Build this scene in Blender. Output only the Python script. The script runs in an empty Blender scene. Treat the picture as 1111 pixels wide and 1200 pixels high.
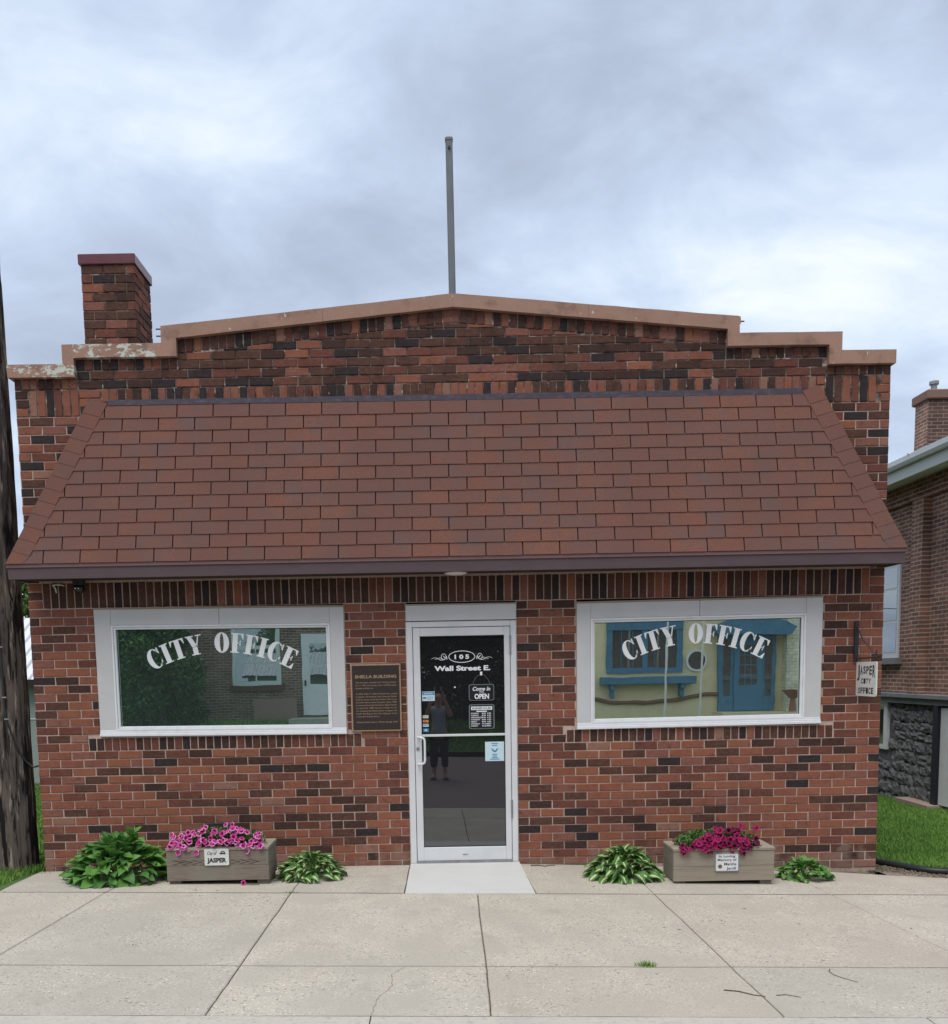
import bpy, math, random
import numpy as np
from mathutils import Vector, Matrix, noise as mnoise
random.seed(7); NR = np.random.RandomState(11)
S = bpy.context.scene
COL = S.collection
R = math.radians

# ------------------------------------------------------------------ camera
cam_d = bpy.data.cameras.new('camera'); cam = bpy.data.objects.new('camera', cam_d); COL.objects.link(cam)
CP = Vector((0, -8.6, 1.78)); PITCH = math.atan(1080/10350); ROLL = 0.0185
Fv = Vector((0, math.cos(PITCH), -math.sin(PITCH))); U0 = Vector((0, math.sin(PITCH), math.cos(PITCH))); R0 = Vector((1, 0, 0))
Rv = R0*math.cos(ROLL)-U0*math.sin(ROLL); Uv = R0*math.sin(ROLL)+U0*math.cos(ROLL)
cam.matrix_world = Matrix(((Rv.x, Uv.x, -Fv.x, CP.x), (Rv.y, Uv.y, -Fv.y, CP.y), (Rv.z, Uv.z, -Fv.z, CP.z), (0, 0, 0, 1)))
cam_d.sensor_fit = 'HORIZONTAL'; cam_d.sensor_width = 36.0
cam_d.lens = 36.0*1080/1111
cam_d.shift_x = (555.5-520)/1111; cam_d.shift_y = (900-600)/1111
cam_d.clip_start = 0.05; cam_d.clip_end = 2000
S.camera = cam
S.render.resolution_x = 948; S.render.resolution_y = 1024

# ------------------------------------------------------------------ sky and sun
W = bpy.data.worlds.new('World'); S.world = W; W.use_nodes = True
SUN_EL, SUN_AZ = R(64), R(205)       # azimuth clockwise from +Y (the street side is -Y)
nt = W.node_tree; nt.nodes.clear()
def N(t, tp, **k):
    n = t.nodes.new(tp)
    for a, b in k.items(): setattr(n, a, b)
    return n
SKY_OFF = (34.741, -8.957, 0)
def sky_world():
    L = nt.links.new
    out = N(nt, 'ShaderNodeOutputWorld'); bg = N(nt, 'ShaderNodeBackground'); bg.inputs[1].default_value = 0.05
    sky = N(nt, 'ShaderNodeTexSky', sky_type='NISHITA', sun_disc=False, sun_elevation=SUN_EL, sun_rotation=SUN_AZ)
    tc = N(nt, 'ShaderNodeTexCoord'); sep = N(nt, 'ShaderNodeSeparateXYZ'); L(tc.outputs['Generated'], sep.inputs[0])
    zp = N(nt, 'ShaderNodeMath', operation='MAXIMUM'); L(sep.outputs[2], zp.inputs[0]); zp.inputs[1].default_value = 0.0
    za = N(nt, 'ShaderNodeMath', operation='ADD'); L(zp.outputs[0], za.inputs[0]); za.inputs[1].default_value = 0.38
    dx = N(nt, 'ShaderNodeMath', operation='DIVIDE'); L(sep.outputs[0], dx.inputs[0]); L(za.outputs[0], dx.inputs[1])
    dy = N(nt, 'ShaderNodeMath', operation='DIVIDE'); L(sep.outputs[1], dy.inputs[0]); L(za.outputs[0], dy.inputs[1])
    cb = N(nt, 'ShaderNodeCombineXYZ'); L(dx.outputs[0], cb.inputs[0]); L(dy.outputs[0], cb.inputs[1])
    mp = N(nt, 'ShaderNodeMapping'); L(cb.outputs[0], mp.inputs[0]); mp.inputs['Location'].default_value = SKY_OFF; mp.inputs['Scale'].default_value = (1.25, 1.7, 1); mp.inputs['Rotation'].default_value = (0, 0, R(-22))
    n1 = N(nt, 'ShaderNodeTexNoise'); n1.inputs['Scale'].default_value = 1.15; n1.inputs['Detail'].default_value = 6; n1.inputs['Roughness'].default_value = .52; n1.inputs['Distortion'].default_value = .35
    n2 = N(nt, 'ShaderNodeTexNoise'); n2.inputs['Scale'].default_value = 3.2; n2.inputs['Detail'].default_value = 8; n2.inputs['Roughness'].default_value = .60; n2.inputs['Distortion'].default_value = .5
    L(mp.outputs[0], n1.inputs['Vector']); L(mp.outputs[0], n2.inputs['Vector'])
    mx = N(nt, 'ShaderNodeMath', operation='MULTIPLY_ADD'); L(n2.outputs[0], mx.inputs[0]); mx.inputs[1].default_value = .32
    m1 = N(nt, 'ShaderNodeMath', operation='MULTIPLY'); L(n1.outputs[0], m1.inputs[0]); m1.inputs[1].default_value = .72; L(m1.outputs[0], mx.inputs[2])
    # brighter towards the horizon (thin cloud), as in the photograph
    hz = N(nt, 'ShaderNodeMapRange'); L(sep.outputs[2], hz.inputs[0]); hz.inputs[1].default_value = 0.05; hz.inputs[2].default_value = .65; hz.inputs[3].default_value = .045; hz.inputs[4].default_value = -.05
    ad = N(nt, 'ShaderNodeMath', operation='ADD'); L(mx.outputs[0], ad.inputs[0]); L(hz.outputs[0], ad.inputs[1])
    cr = N(nt, 'ShaderNodeValToRGB'); L(ad.outputs[0], cr.inputs[0])
    e = cr.color_ramp.elements
    e[0].position = .34; e[0].color = (4.5, 5.2, 6.5, 1)
    e[1].position = .74; e[1].color = (11.2, 11.6, 11.9, 1)
    for p, c in ((.43, (5.3, 6.2, 7.9, 1)), (.52, (6.5, 7.7, 9.7, 1)), (.60, (8.2, 9.4, 11.0, 1)), (.66, (9.9, 10.7, 11.5, 1))):
        q = e.new(p); q.color = c
    mixr = N(nt, 'ShaderNodeMix', data_type='RGBA'); mixr.inputs[0].default_value = .93
    L(sky.outputs[0], mixr.inputs[6]); L(cr.outputs[0], mixr.inputs[7]); L(mixr.outputs[2], bg.inputs[0]); L(bg.outputs[0], out.inputs[0])
sky_world()
sun_d = bpy.data.lights.new('sun', 'SUN'); sun_d.energy = 1.5; sun_d.angle = R(45); sun_d.color = (1, .96, .9)
sun = bpy.data.objects.new('sun', sun_d); COL.objects.link(sun); sun.location = (0, -5, 20)
sd = Vector((math.sin(SUN_AZ)*math.cos(SUN_EL), math.cos(SUN_AZ)*math.cos(SUN_EL), math.sin(SUN_EL)))
sun.rotation_euler = sd.to_track_quat('Z', 'Y').to_euler()
S.view_settings.view_transform = 'Standard'; S.view_settings.look = 'None'; S.view_settings.gamma = 1; S.view_settings.exposure = 0.95
S.view_settings.use_curve_mapping = False
S.render.engine = 'CYCLES'

# ------------------------------------------------------------------ helpers
class MB:
    def __init__(s): s.v = []; s.f = []; s.m = []; s.uv = None
    def add(s, vs, fs, m=0):
        o = len(s.v); s.v += [tuple(p) for p in vs]; s.f += [tuple(i+o for i in f) for f in fs]; s.m += [m]*len(fs)
    def box(s, x0, x1, y0, y1, z0, z1, m=0, b=0.0):
        if b <= 0:
            s.add([(x0,y0,z0),(x1,y0,z0),(x1,y1,z0),(x0,y1,z0),(x0,y0,z1),(x1,y0,z1),(x1,y1,z1),(x0,y1,z1)],
                  [(0,3,2,1),(4,5,6,7),(0,1,5,4),(1,2,6,5),(2,3,7,6),(3,0,4,7)], m)
        else:
            # octagonal-ish chamfer on all front/edge lines
            P = []
            for zz, i in ((z0, b), (z0+b, 0), (z1-b, 0), (z1, b)):
                x_0, x_1, y_0, y_1 = x0+i, x1-i, y0+i, y1-i; c = b if i == 0 else b*.6
                P.append([(x_0+c,y_0,zz),(x_1-c,y_0,zz),(x_1,y_0+c,zz),(x_1,y_1-c,zz),(x_1-c,y_1,zz),(x_0+c,y_1,zz),(x_0,y_1-c,zz),(x_0,y_0+c,zz)])
            vs = [p for r in P for p in r]; fs = [tuple(range(7,-1,-1)), tuple(range(24,32))]
            for k in range(3):
                for j in range(8): fs.append((k*8+j, k*8+(j+1)%8, (k+1)*8+(j+1)%8, (k+1)*8+j))
            s.add(vs, fs, m)
    def prism(s, poly, y0, y1, m=0):       # poly in (x,z), counter-clockwise seen from -Y
        n = len(poly)
        s.add([(x,y0,z) for x,z in poly]+[(x,y1,z) for x,z in poly], [tuple(range(n)), tuple(range(2*n-1,n-1,-1))]+[(i, i+n, (i+1)%n+n, (i+1)%n) for i in range(n)], m)
    def tube(s, pts, r, n=10, m=0, cap=True):
        pts = [Vector(p) for p in pts]; rr = r if isinstance(r, (list, tuple)) else [r]*len(pts); vs = []
        up = None
        for i, p in enumerate(pts):
            d = (pts[min(i+1,len(pts)-1)]-pts[max(i-1,0)]).normalized()
            if up is None: up = Vector((0,0,1)) if abs(d.z) < .9 else Vector((0,1,0))
            a = d.cross(up).normalized(); b_ = a.cross(d).normalized(); up = b_
            for k in range(n):
                t = 2*math.pi*k/n; vs.append(p+a*math.cos(t)*rr[i]+b_*math.sin(t)*rr[i])
        fs = []
        for i in range(len(pts)-1):
            for k in range(n): fs.append((i*n+k, i*n+(k+1)%n, (i+1)*n+(k+1)%n, (i+1)*n+k))
        if cap: fs += [tuple(range(n-1,-1,-1)), tuple(range((len(pts)-1)*n, len(pts)*n))]
        s.add(vs, fs, m)
    def mesh(s, name, mats, smooth=False):
        me = bpy.data.meshes.new(name); me.from_pydata(s.v, [], s.f)
        for mt in (mats if isinstance(mats, (list, tuple)) else [mats]): me.materials.append(mt)
        if any(s.m): me.polygons.foreach_set('material_index', s.m)
        if smooth: me.polygons.foreach_set('use_smooth', [True]*len(s.f))
        if s.uv is not None:
            ul = me.uv_layers.new(name='UVMap'); ul.data.foreach_set('uv', [c for f in s.f for i in f for c in s.uv[i]])
        me.update(); return me
    def build(s, name, mats, parent=None, smooth=False, **p):
        return link(name, s.mesh(name, mats, smooth), parent, **p)
def link(name, data, parent=None, loc=None, rot=None, **p):
    o = bpy.data.objects.new(name, data); COL.objects.link(o)
    if loc is not None: o.location = loc
    if rot is not None: o.rotation_euler = rot
    if parent is not None:
        o.parent = parent
        if loc is None:                    # world-space mesh: cancel the parent's place
            o.matrix_parent_inverse = Matrix.Translation(-wloc(parent))
    for k, v in p.items():
        if v is not None: o[k] = v
    return o
def wloc(o):
    v = Vector((0,0,0))
    while o is not None:
        v += Vector(o.location) + (o.matrix_parent_inverse.translation if o.parent else Vector((0,0,0))); o = o.parent
    return v
def thing(name, label, cat, loc=(0,0,0), group=None, kind=None):
    return link(name, None, None, loc=loc, label=label, category=cat, group=group, kind=kind)
def at(parent, name, mesh, world, rot=None, **p):   # child whose own origin is at a world place
    o = link(name, mesh, parent, loc=world, rot=rot, **p); o.matrix_parent_inverse = Matrix.Translation(-wloc(parent)); return o

# ------------------------------------------------------------------ materials
def mat(name, col, rough=.8, metal=0.0, noise=None, bump=None, spec=.4, spots=None, coat=0):
    """noise=(scale, col2, contrast lo, hi[, vecscale]); bump=(scale, strength, dist); spots=(scale, colour, threshold)"""
    m = bpy.data.materials.new(name); m.use_nodes = True; t = m.node_tree; b = t.nodes['Principled BSDF']; L = t.links.new
    b.inputs['Base Color'].default_value = (*col, 1); b.inputs['Roughness'].default_value = rough; b.inputs['Metallic'].default_value = metal
    b.inputs['Specular IOR Level'].default_value = spec
    g = N(t, 'ShaderNodeNewGeometry'); cur = None
    def vec(sc3):
        if sc3 is None: return g.outputs['Position']
        mp = N(t, 'ShaderNodeMapping'); mp.inputs['Scale'].default_value = sc3; L(g.outputs['Position'], mp.inputs[0]); return mp.outputs[0]
    for nz in (noise if isinstance(noise, list) else [noise] if noise else []):
        sc, c2, lo, hi = nz[:4]
        n = N(t, 'ShaderNodeTexNoise'); n.inputs['Scale'].default_value = sc; n.inputs['Detail'].default_value = 5; n.inputs['Roughness'].default_value = .6
        L(vec(nz[4] if len(nz) > 4 else None), n.inputs['Vector'])
        mr = N(t, 'ShaderNodeMapRange'); mr.inputs[1].default_value = lo; mr.inputs[2].default_value = hi; L(n.outputs[0], mr.inputs[0])
        mx = N(t, 'ShaderNodeMix', data_type='RGBA'); L(mr.outputs[0], mx.inputs[0])
        if cur is None: mx.inputs[6].default_value = (*col, 1)
        else: L(cur, mx.inputs[6])
        mx.inputs[7].default_value = (*c2, 1); cur = mx.outputs[2]
    if spots:
        n = N(t, 'ShaderNodeTexVoronoi'); n.inputs['Scale'].default_value = spots[0]; L(g.outputs['Position'], n.inputs['Vector'])
        mr = N(t, 'ShaderNodeMapRange'); mr.inputs[1].default_value = spots[2]; mr.inputs[2].default_value = spots[2]*.6; L(n.outputs[0], mr.inputs[0])
        mx = N(t, 'ShaderNodeMix', data_type='RGBA'); L(mr.outputs[0], mx.inputs[0])
        if cur is None: mx.inputs[6].default_value = (*col, 1)
        else: L(cur, mx.inputs[6])
        mx.inputs[7].default_value = (*spots[1], 1); cur = mx.outputs[2]
    if cur is not None: L(cur, b.inputs['Base Color'])
    if bump:
        n = N(t, 'ShaderNodeTexNoise'); n.inputs['Scale'].default_value = bump[0]; n.inputs['Detail'].default_value = 6
        L(vec(bump[3] if len(bump) > 3 else None), n.inputs['Vector'])
        bp = N(t, 'ShaderNodeBump'); bp.inputs['Strength'].default_value = bump[1]; bp.inputs['Distance'].default_value = bump[2]
        L(n.outputs[0], bp.inputs['Height']); L(bp.outputs[0], b.inputs['Normal'])
    return m
def bm(name, c, c2, sp=(.02, .015, .014)):
    m_ = mat(name, c, .85, noise=[(8, tuple(x*.52 for x in c), .56, .70), (22, c2, .42, .68, (1, 1, 2.2)), (160, tuple(x*.62 for x in c), .52, .75), (4.5, tuple(x*.8 for x in c), .5, .72)], bump=(120, .8, .006), spec=.25)
    t = m_.node_tree; L = t.links.new; b = t.nodes['Principled BSDF']; src = b.inputs['Base Color'].links[0].from_socket
    g = N(t, 'ShaderNodeNewGeometry'); sp_ = N(t, 'ShaderNodeSeparateXYZ'); L(g.outputs['Position'], sp_.inputs[0])
    n = N(t, 'ShaderNodeTexNoise'); n.inputs['Scale'].default_value = 6; n.inputs['Detail'].default_value = 6; L(g.outputs['Position'], n.inputs['Vector'])
    a = N(t, 'ShaderNodeMath', operation='MULTIPLY_ADD'); L(n.outputs[0], a.inputs[0]); a.inputs[1].default_value = -.9; L(sp_.outputs[2], a.inputs[2])
    r_ = N(t, 'ShaderNodeMapRange'); L(a.outputs[0], r_.inputs[0]); r_.inputs[1].default_value = -.38; r_.inputs[2].default_value = -.52; r_.inputs[3].default_value = 0; r_.inputs[4].default_value = .45
    x = N(t, 'ShaderNodeMix', data_type='RGBA'); L(r_.outputs[0], x.inputs[0]); L(src, x.inputs[6]); x.inputs[7].default_value = (.27,.19,.15,1)
    # chalky mortar smears and efflorescence
    n3 = N(t, 'ShaderNodeTexNoise'); n3.inputs['Scale'].default_value = 26; n3.inputs['Detail'].default_value = 7; n3.inputs['Roughness'].default_value = .7; L(g.outputs['Position'], n3.inputs['Vector'])
    r3 = N(t, 'ShaderNodeMapRange'); L(n3.outputs[0], r3.inputs[0]); r3.inputs[1].default_value = .64; r3.inputs[2].default_value = .72; r3.inputs[4].default_value = .5
    x3 = N(t, 'ShaderNodeMix', data_type='RGBA'); L(r3.outputs[0], x3.inputs[0]); L(x.outputs[2], x3.inputs[6]); x3.inputs[7].default_value = (.36,.27,.22,1); L(x3.outputs[2], b.inputs['Base Color'])
    return m_
BR = [bm('brick_red', (.235,.082,.050), (.27,.11,.072)),
      bm('brick_orange_red', (.275,.105,.060), (.235,.085,.050)),
      bm('brick_rose', (.215,.080,.056), (.25,.12,.09)),
      bm('brick_maroon', (.140,.049,.034), (.18,.072,.05)),
      bm('brick_brown', (.085,.038,.027), (.135,.062,.043)),
      bm('brick_chocolate', (.052,.026,.020), (.085,.042,.032)),
      bm('brick_charcoal', (.031,.021,.021), (.050,.036,.036)),
      bm('brick_tan', (.28,.145,.10), (.24,.11,.08))]
W_LOW = [23, 12, 12, 17, 16, 9, 3.5, 1.5]
W_TOP = [7, 4, 7, 17, 25, 20, 14, 1]
W_MID = [8, 4, 7, 20, 24, 14, 8, 1]
W_SOL = [2, 1, 3, 14, 32, 32, 14, 1]
W_BAND = [14, 10, 8, 14, 16, 12, 14, 6]
M_mortar = mat('mortar', (.52,.39,.325), .95, noise=[(30, (.40,.29,.24), .4, .7), (1.3, (.34,.25,.21), .5, .75)], bump=(150, .6, .004), spec=.1)
M_mortar_dk = mat('weathered_mortar', (.22,.165,.14), .95, noise=[(9, (.06,.047,.042), .42, .60), (14, (.52,.43,.36), .58, .66, (.35,1,1))], bump=(150, .6, .004), spec=.1)
M_cop = mat('coping_peach_paint', (.345,.20,.145), .8, noise=[(3, (.29,.165,.12), .4, .7), (40, (.40,.26,.20), .55, .8), (6, (.19,.115,.09), .54, .72), (14, (.52,.50,.45), .69, .70)], bump=(60, .4, .003))
def coping_peel():
    m = mat('coping_peeling_paint', (.345,.20,.145), .8, noise=[(3, (.29,.165,.12), .4, .7), (8, (.19,.115,.09), .56, .72)], bump=(60, .4, .003)); t = m.node_tree; L = t.links.new; b = t.nodes['Principled BSDF']
    src = b.inputs['Base Color'].links[0].from_socket; g = N(t, 'ShaderNodeNewGeometry')
    n = N(t, 'ShaderNodeTexNoise'); n.inputs['Scale'].default_value = 9; n.inputs['Detail'].default_value = 10; n.inputs['Roughness'].default_value = .72
    mp = N(t, 'ShaderNodeMapping'); mp.inputs['Scale'].default_value = (1, 1, 2.0); L(g.outputs['Position'], mp.inputs[0]); L(mp.outputs[0], n.inputs['Vector'])
    mr = N(t, 'ShaderNodeMapRange'); mr.inputs[1].default_value = .535; mr.inputs[2].default_value = .55; L(n.outputs[0], mr.inputs[0])
    mx = N(t, 'ShaderNodeMix', data_type='RGBA'); L(mr.outputs[0], mx.inputs[0]); L(src, mx.inputs[6]); mx.inputs[7].default_value = (.52,.54,.47,1); L(mx.outputs[2], b.inputs['Base Color'])
    return m
M_peel = coping_peel()
def shingle_mats():
    out = []
    for i, c in enumerate([(.180,.084,.063), (.168,.082,.064), (.190,.088,.064), (.156,.082,.068), (.172,.084,.067), (.186,.082,.059)]):
        out.append(mat('asphalt_shingle_%s' % 'abcdef'[i], c, .95, noise=[(150, tuple(x*1.6 for x in c), .52, .70), (190, tuple(x*.35 for x in c), .54, .68), (4, (.135,.088,.082), .46, .70), (1.1, (.148,.074,.060), .42, .70, (1,1,.5))], bump=(180, .9, .005), spec=.15))
    return out
SH = shingle_mats()
M_shcut = mat('shingle_underlay', (.035,.018,.016), .95)
M_fascia = mat('plum_metal_fascia', (.085,.055,.060), .55, noise=[(2.5, (.097,.067,.071), .4, .7, (1, 1, 5)), (90, (.12,.09,.10), .66, .75)], spec=.4)
M_drip = mat('drip_edge_brown', (.20,.11,.10), .5)
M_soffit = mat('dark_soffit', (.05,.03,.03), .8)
M_flash = mat('flashing_metal', (.065,.052,.068), .5, metal=.2, noise=(14, (.11,.09,.115), .5, .7, (1, 1, 3)))
M_case = mat('window_casing_grey_white', (.56,.555,.545), .55, noise=[(3, (.51,.505,.49), .4, .7), (24, (.45,.44,.41), .66, .78, (1, 1, 3))])
M_white = mat('white_vinyl', (.74,.75,.76), .4, noise=(9, (.66,.66,.66), .5, .75))
M_alu = mat('white_painted_aluminium', (.66,.665,.67), .38, noise=[(4, (.60,.605,.61), .4, .7), (30, (.52,.52,.52), .68, .8)])
M_gap = mat('dark_seal', (.03,.03,.03), .6)
M_sealt = mat('grey_caulk', (.25,.23,.21), .8)
M_letter = mat('white_vinyl_letter', (.82,.83,.82), .5)
def glass(name, tint, dark, f):
    m = bpy.data.materials.new(name); m.use_nodes = True; t = m.node_tree; t.nodes.clear(); L = t.links.new
    out = N(t, 'ShaderNodeOutputMaterial'); gl = N(t, 'ShaderNodeBsdfGlossy'); gl.inputs['Roughness'].default_value = .0; gl.inputs['Color'].default_value = (*tint, 1)
    df = N(t, 'ShaderNodeBsdfDiffuse'); df.inputs['Color'].default_value = (*dark, 1)
    fr = N(t, 'ShaderNodeFresnel'); fr.inputs[0].default_value = 1.5
    ad = N(t, 'ShaderNodeMath', operation='ADD', use_clamp=True); L(fr.outputs[0], ad.inputs[0]); ad.inputs[1].default_value = f
    # float glass is never perfectly flat
    tc = N(t, 'ShaderNodeNewGeometry'); nz = N(t, 'ShaderNodeTexNoise'); nz.inputs['Scale'].default_value = 2.2; nz.inputs['Detail'].default_value = 2; L(tc.outputs['Position'], nz.inputs['Vector'])
    bp = N(t, 'ShaderNodeBump'); bp.inputs['Strength'].default_value = .035; bp.inputs['Distance'].default_value = .01; L(nz.outputs[0], bp.inputs['Height']); L(bp.outputs[0], gl.inputs['Normal'])
    mx = N(t, 'ShaderNodeMixShader'); L(ad.outputs[0], mx.inputs[0]); L(df.outputs[0], mx.inputs[1]); L(gl.outputs[0], mx.inputs[2]); L(mx.outputs[0], out.inputs[0])
    return m
M_glassL = glass('tinted_window_glass', (.84,1,.92), (.075,.105,.095), .68)
M_glassR = glass('tinted_window_glass_clearer', (.92,1,.94), (.10,.13,.115), .80)
M_glassD = glass('dark_door_glass', (.9,.95,1), (.016,.016,.018), .11)
M_pglass = glass('house_window_glass', (.9,.95,1), (.05,.06,.06), .22)
M_conc = []
for i, c in enumerate([(.455,.410,.342), (.465,.422,.355), (.442,.402,.340), (.462,.405,.338)]):
    M_conc.append(mat('aggregate_concrete_%s' % 'abcd'[i], c, .9, noise=[(1.2, tuple(x*.86 for x in c), .42, .7), (46, tuple(x*.45 for x in c), .57, .66), (64, tuple(min(1, x*1.5) for x in c), .57, .66), (5, tuple(x*.78 for x in c), .55, .75), (2.3, tuple(x*.88 for x in c), .42, .68)], spots=(55, tuple(x*.62 for x in c), .19), bump=(120, .45, .004), spec=.2))
M_joint = mat('joint_dirt', (.12,.10,.08), 1, noise=(8, (.20,.16,.12), .4, .6))
M_ramp = mat('smooth_white_concrete', (.53,.525,.505), .85, noise=[(2.5, (.50,.49,.46), .4, .7), (60, (.48,.47,.44), .6, .75)], bump=(90, .2, .003))
M_kerb = mat('kerb_concrete', (.47,.43,.375), .9, noise=[(30, (.36,.33,.30), .5, .7), (2, (.40,.37,.34), .5, .7)], bump=(90, .5, .004))
M_road = mat('worn_reddish_road', (.17,.125,.118), .85, noise=[(.6, (.14,.11,.105), .4, .7), (80, (.20,.16,.155), .5, .7)], bump=(90, .4, .004))
M_lawn = mat('lawn_soil', (.06,.12,.025), 1, noise=[(9, (.08,.15,.035), .4, .7), (90, (.03,.07,.012), .5, .7)])
M_grass = mat('grass_blades', (.14,.275,.05), .7, noise=[(2.2, (.20,.34,.07), .42, .66), (60, (.07,.16,.03), .48, .64), (18, (.26,.31,.13), .60, .74)], spec=.2)
M_dirt = mat('bare_gravelly_dirt', (.26,.20,.155), 1, noise=[(25, (.16,.12,.09), .45, .65), (80, (.40,.34,.28), .6, .72)], bump=(60, 1, .01))
M_wood = mat('weathered_planter_wood', (.20,.155,.125), .85, noise=[(7, (.12,.10,.08), .5, .7, (.35, 1, 5)), (50, (.24,.205,.17), .5, .7, (.15, 1, 1.5)), (3, (.21,.19,.15), .4, .6)], bump=(60, .5, .003, (.12, 1, 2)))
M_wood2 = mat('tan_planter_wood', (.29,.245,.185), .85, noise=[(6, (.22,.185,.14), .5, .7, (.35, 1, 5)), (50, (.29,.25,.20), .5, .7, (.15, 1, 1.5))], bump=(60, .4, .003, (.12, 1, 2)))
M_soil = mat('potting_soil', (.03,.02,.015), 1)
M_black = mat('black_iron', (.02,.022,.025), .5, noise=(20, (.035,.033,.033), .5, .7))
M_rust = mat('rusty_iron', (.07,.035,.028), .8, noise=(40, (.035,.022,.02), .5, .7))
M_bplq = mat('dark_bronze_field', (.030,.021,.018), .55, noise=(30, (.045,.032,.026), .5, .8))
M_bplt = mat('bronze_raised', (.42,.27,.17), .45, metal=.2, noise=(40, (.30,.19,.12), .5, .7))
M_sign = mat('white_enamel_sign', (.68,.68,.64), .45, noise=(12, (.58,.58,.54), .5, .75))
M_ink = mat('black_paint', (.02,.02,.025), .5)
M_navy = mat('navy_ink', (.03,.06,.16), .5)
M_blue = mat('sticker_blue', (.05,.22,.42), .5)
M_amber = mat('sticker_orange', (.65,.20,.07), .5)
M_pale = mat('sticker_pale_blue', (.55,.70,.74), .5)
M_chalk = mat('chalkboard_black', (.012,.014,.016), .4)
M_grey = mat('grey_plastic_rim', (.16,.19,.18), .5)
M_met = mat('galvanised_grey', (.30,.31,.32), .5, metal=.4, noise=(12, (.22,.23,.24), .45, .7))
M_poleP = mat('painted_steel_post', (.14,.155,.165), .5, noise=(10, (.11,.12,.13), .5, .7, (1,1,.3)))
M_capP = mat('maroon_metal_cap', (.125,.038,.048), .3, metal=.1, noise=(8, (.15,.055,.062), .4, .7))
M_capS = mat('maroon_metal_cap_edge', (.145,.062,.075), .35)

# ------------------------------------------------------------------ ground levels
def G(x, y):
    xc = max(-6, min(6, x))
    m = -.045-.022*(xc-.25)+.016*(y+1.14)
    if y <= -1.14: return m
    e = -.045-.022*(xc-.25)
    w = -.033 if x < .7 else -.042-.0385*(min(xc, 6)-.73)
    t = (y+1.14)/1.14
    if t > 1: return w - .028*max(0, min(y, 7))*(1 if x > 0 else .35)
    return e*(1-t)+w*t

g = MB(); k = 400
g.add([(-k,-k,-1.2),(k,-k,-1.2),(k,k,-1.2),(-k,k,-1.2)], [(0,1,2,3)])
g.build('ground', M_lawn, kind='structure')

def sheet(name, xs, ys, zf, m, skip=None, parent=None, **p):
    b = MB(); idx = {}
    for j, y in enumerate(ys):
        for i, x in enumerate(xs): idx[i, j] = len(b.v); b.v.append((x, y, zf(x, y)))
    for j in range(len(ys)-1):
        for i in range(len(xs)-1):
            if skip and skip((xs[i]+xs[i+1])/2, (ys[j]+ys[j+1])/2): continue
            b.f.append((idx[i,j], idx[i+1,j], idx[i+1,j+1], idx[i,j+1])); b.m.append(0)
    return b.build(name, m, parent, smooth=True, **p)
FX = [-90,-40,-20,-12,-9,-7.5,-6.2]+[x*.25 for x in range(-24, 31)]+[8.2,9,10,12,15,20,40,90]
# lawns either side of the office and behind it
def lawn_skip(x, y): return -3.86 < x < 4.1 or (x < -3.8 and y < -1.14) or (x > 4.1 and y < -.0)
lz = lambda x, y: G(x, y)-.012
sheet('lawn', FX, [-1.14, -.75, -.375, 0, .5, 1, 1.5, 2, 3, 4, 5, 6, 7, 9, 12, 18, 30, 60, 120], lz, M_lawn, lawn_skip, kind='structure')
sheet('dirt_strip', [4.09, 4.3, 4.6, 5, 5.5, 6.5, 9], [-.62, -.4, -.2, 0], lambda x, y: G(x, y)-.004, M_dirt, None, kind='structure')
# road and the far side of the street
rz = lambda x, y: G(x, -3.86)-.15-.02*min(max(0, -3.86-y), 4.6)*.6 + .012*max(0, (-8.5-y))
road = sheet('road', FX, [-13.2,-11,-8.5,-6,-5,-4.2,-3.87], rz, M_road, kind='structure')
def fz(x, y): return rz(x, -13.2)+.12+max(0, min(3.8, -13.2-y))*.135
sheet('far_lawn', FX, [-120,-60,-30,-17.0,-16,-15,-14,-13.2], fz, M_lawn, kind='structure')

# ------------------------------------------------------------------ sidewalk slabs
CT = [-9.0, -7.4, -5.9, -4.35, -2.81, -1.28, .262, 1.72, 3.19, 4.70, 6.2, 7.8, 9.4]   # joints at the wall strip
CB = [-9.4, -7.8, -6.2, -4.60, -2.99, -1.325, .235, 1.83, 3.47, 5.05, 6.6, 8.2, 9.9]    # and at the kerb
def cx_(i, y): return CT[i]+(CB[i]-CT[i])*(-1.14-y)/2.63
RW = [-3.765, -2.95, -1.14]
bed = sheet('sidewalk', [x*.5 for x in range(-19, 20)], [-3.90,-3.765,-3.3,-2.95,-2.4,-2,-1.5,-1.14,-.75,-.375,.02], lambda x, y: G(x, y)-.016, M_joint,
            lambda x, y: (x < -3.75 and y > -1.14) or (x > 4.2 and y > -.4), kind='structure')
def wig(a, b): return .007*mnoise.noise(Vector((a*2.1, b*2.1, 3)))+.004*mnoise.noise(Vector((a*9, b*9, 5)))
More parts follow.
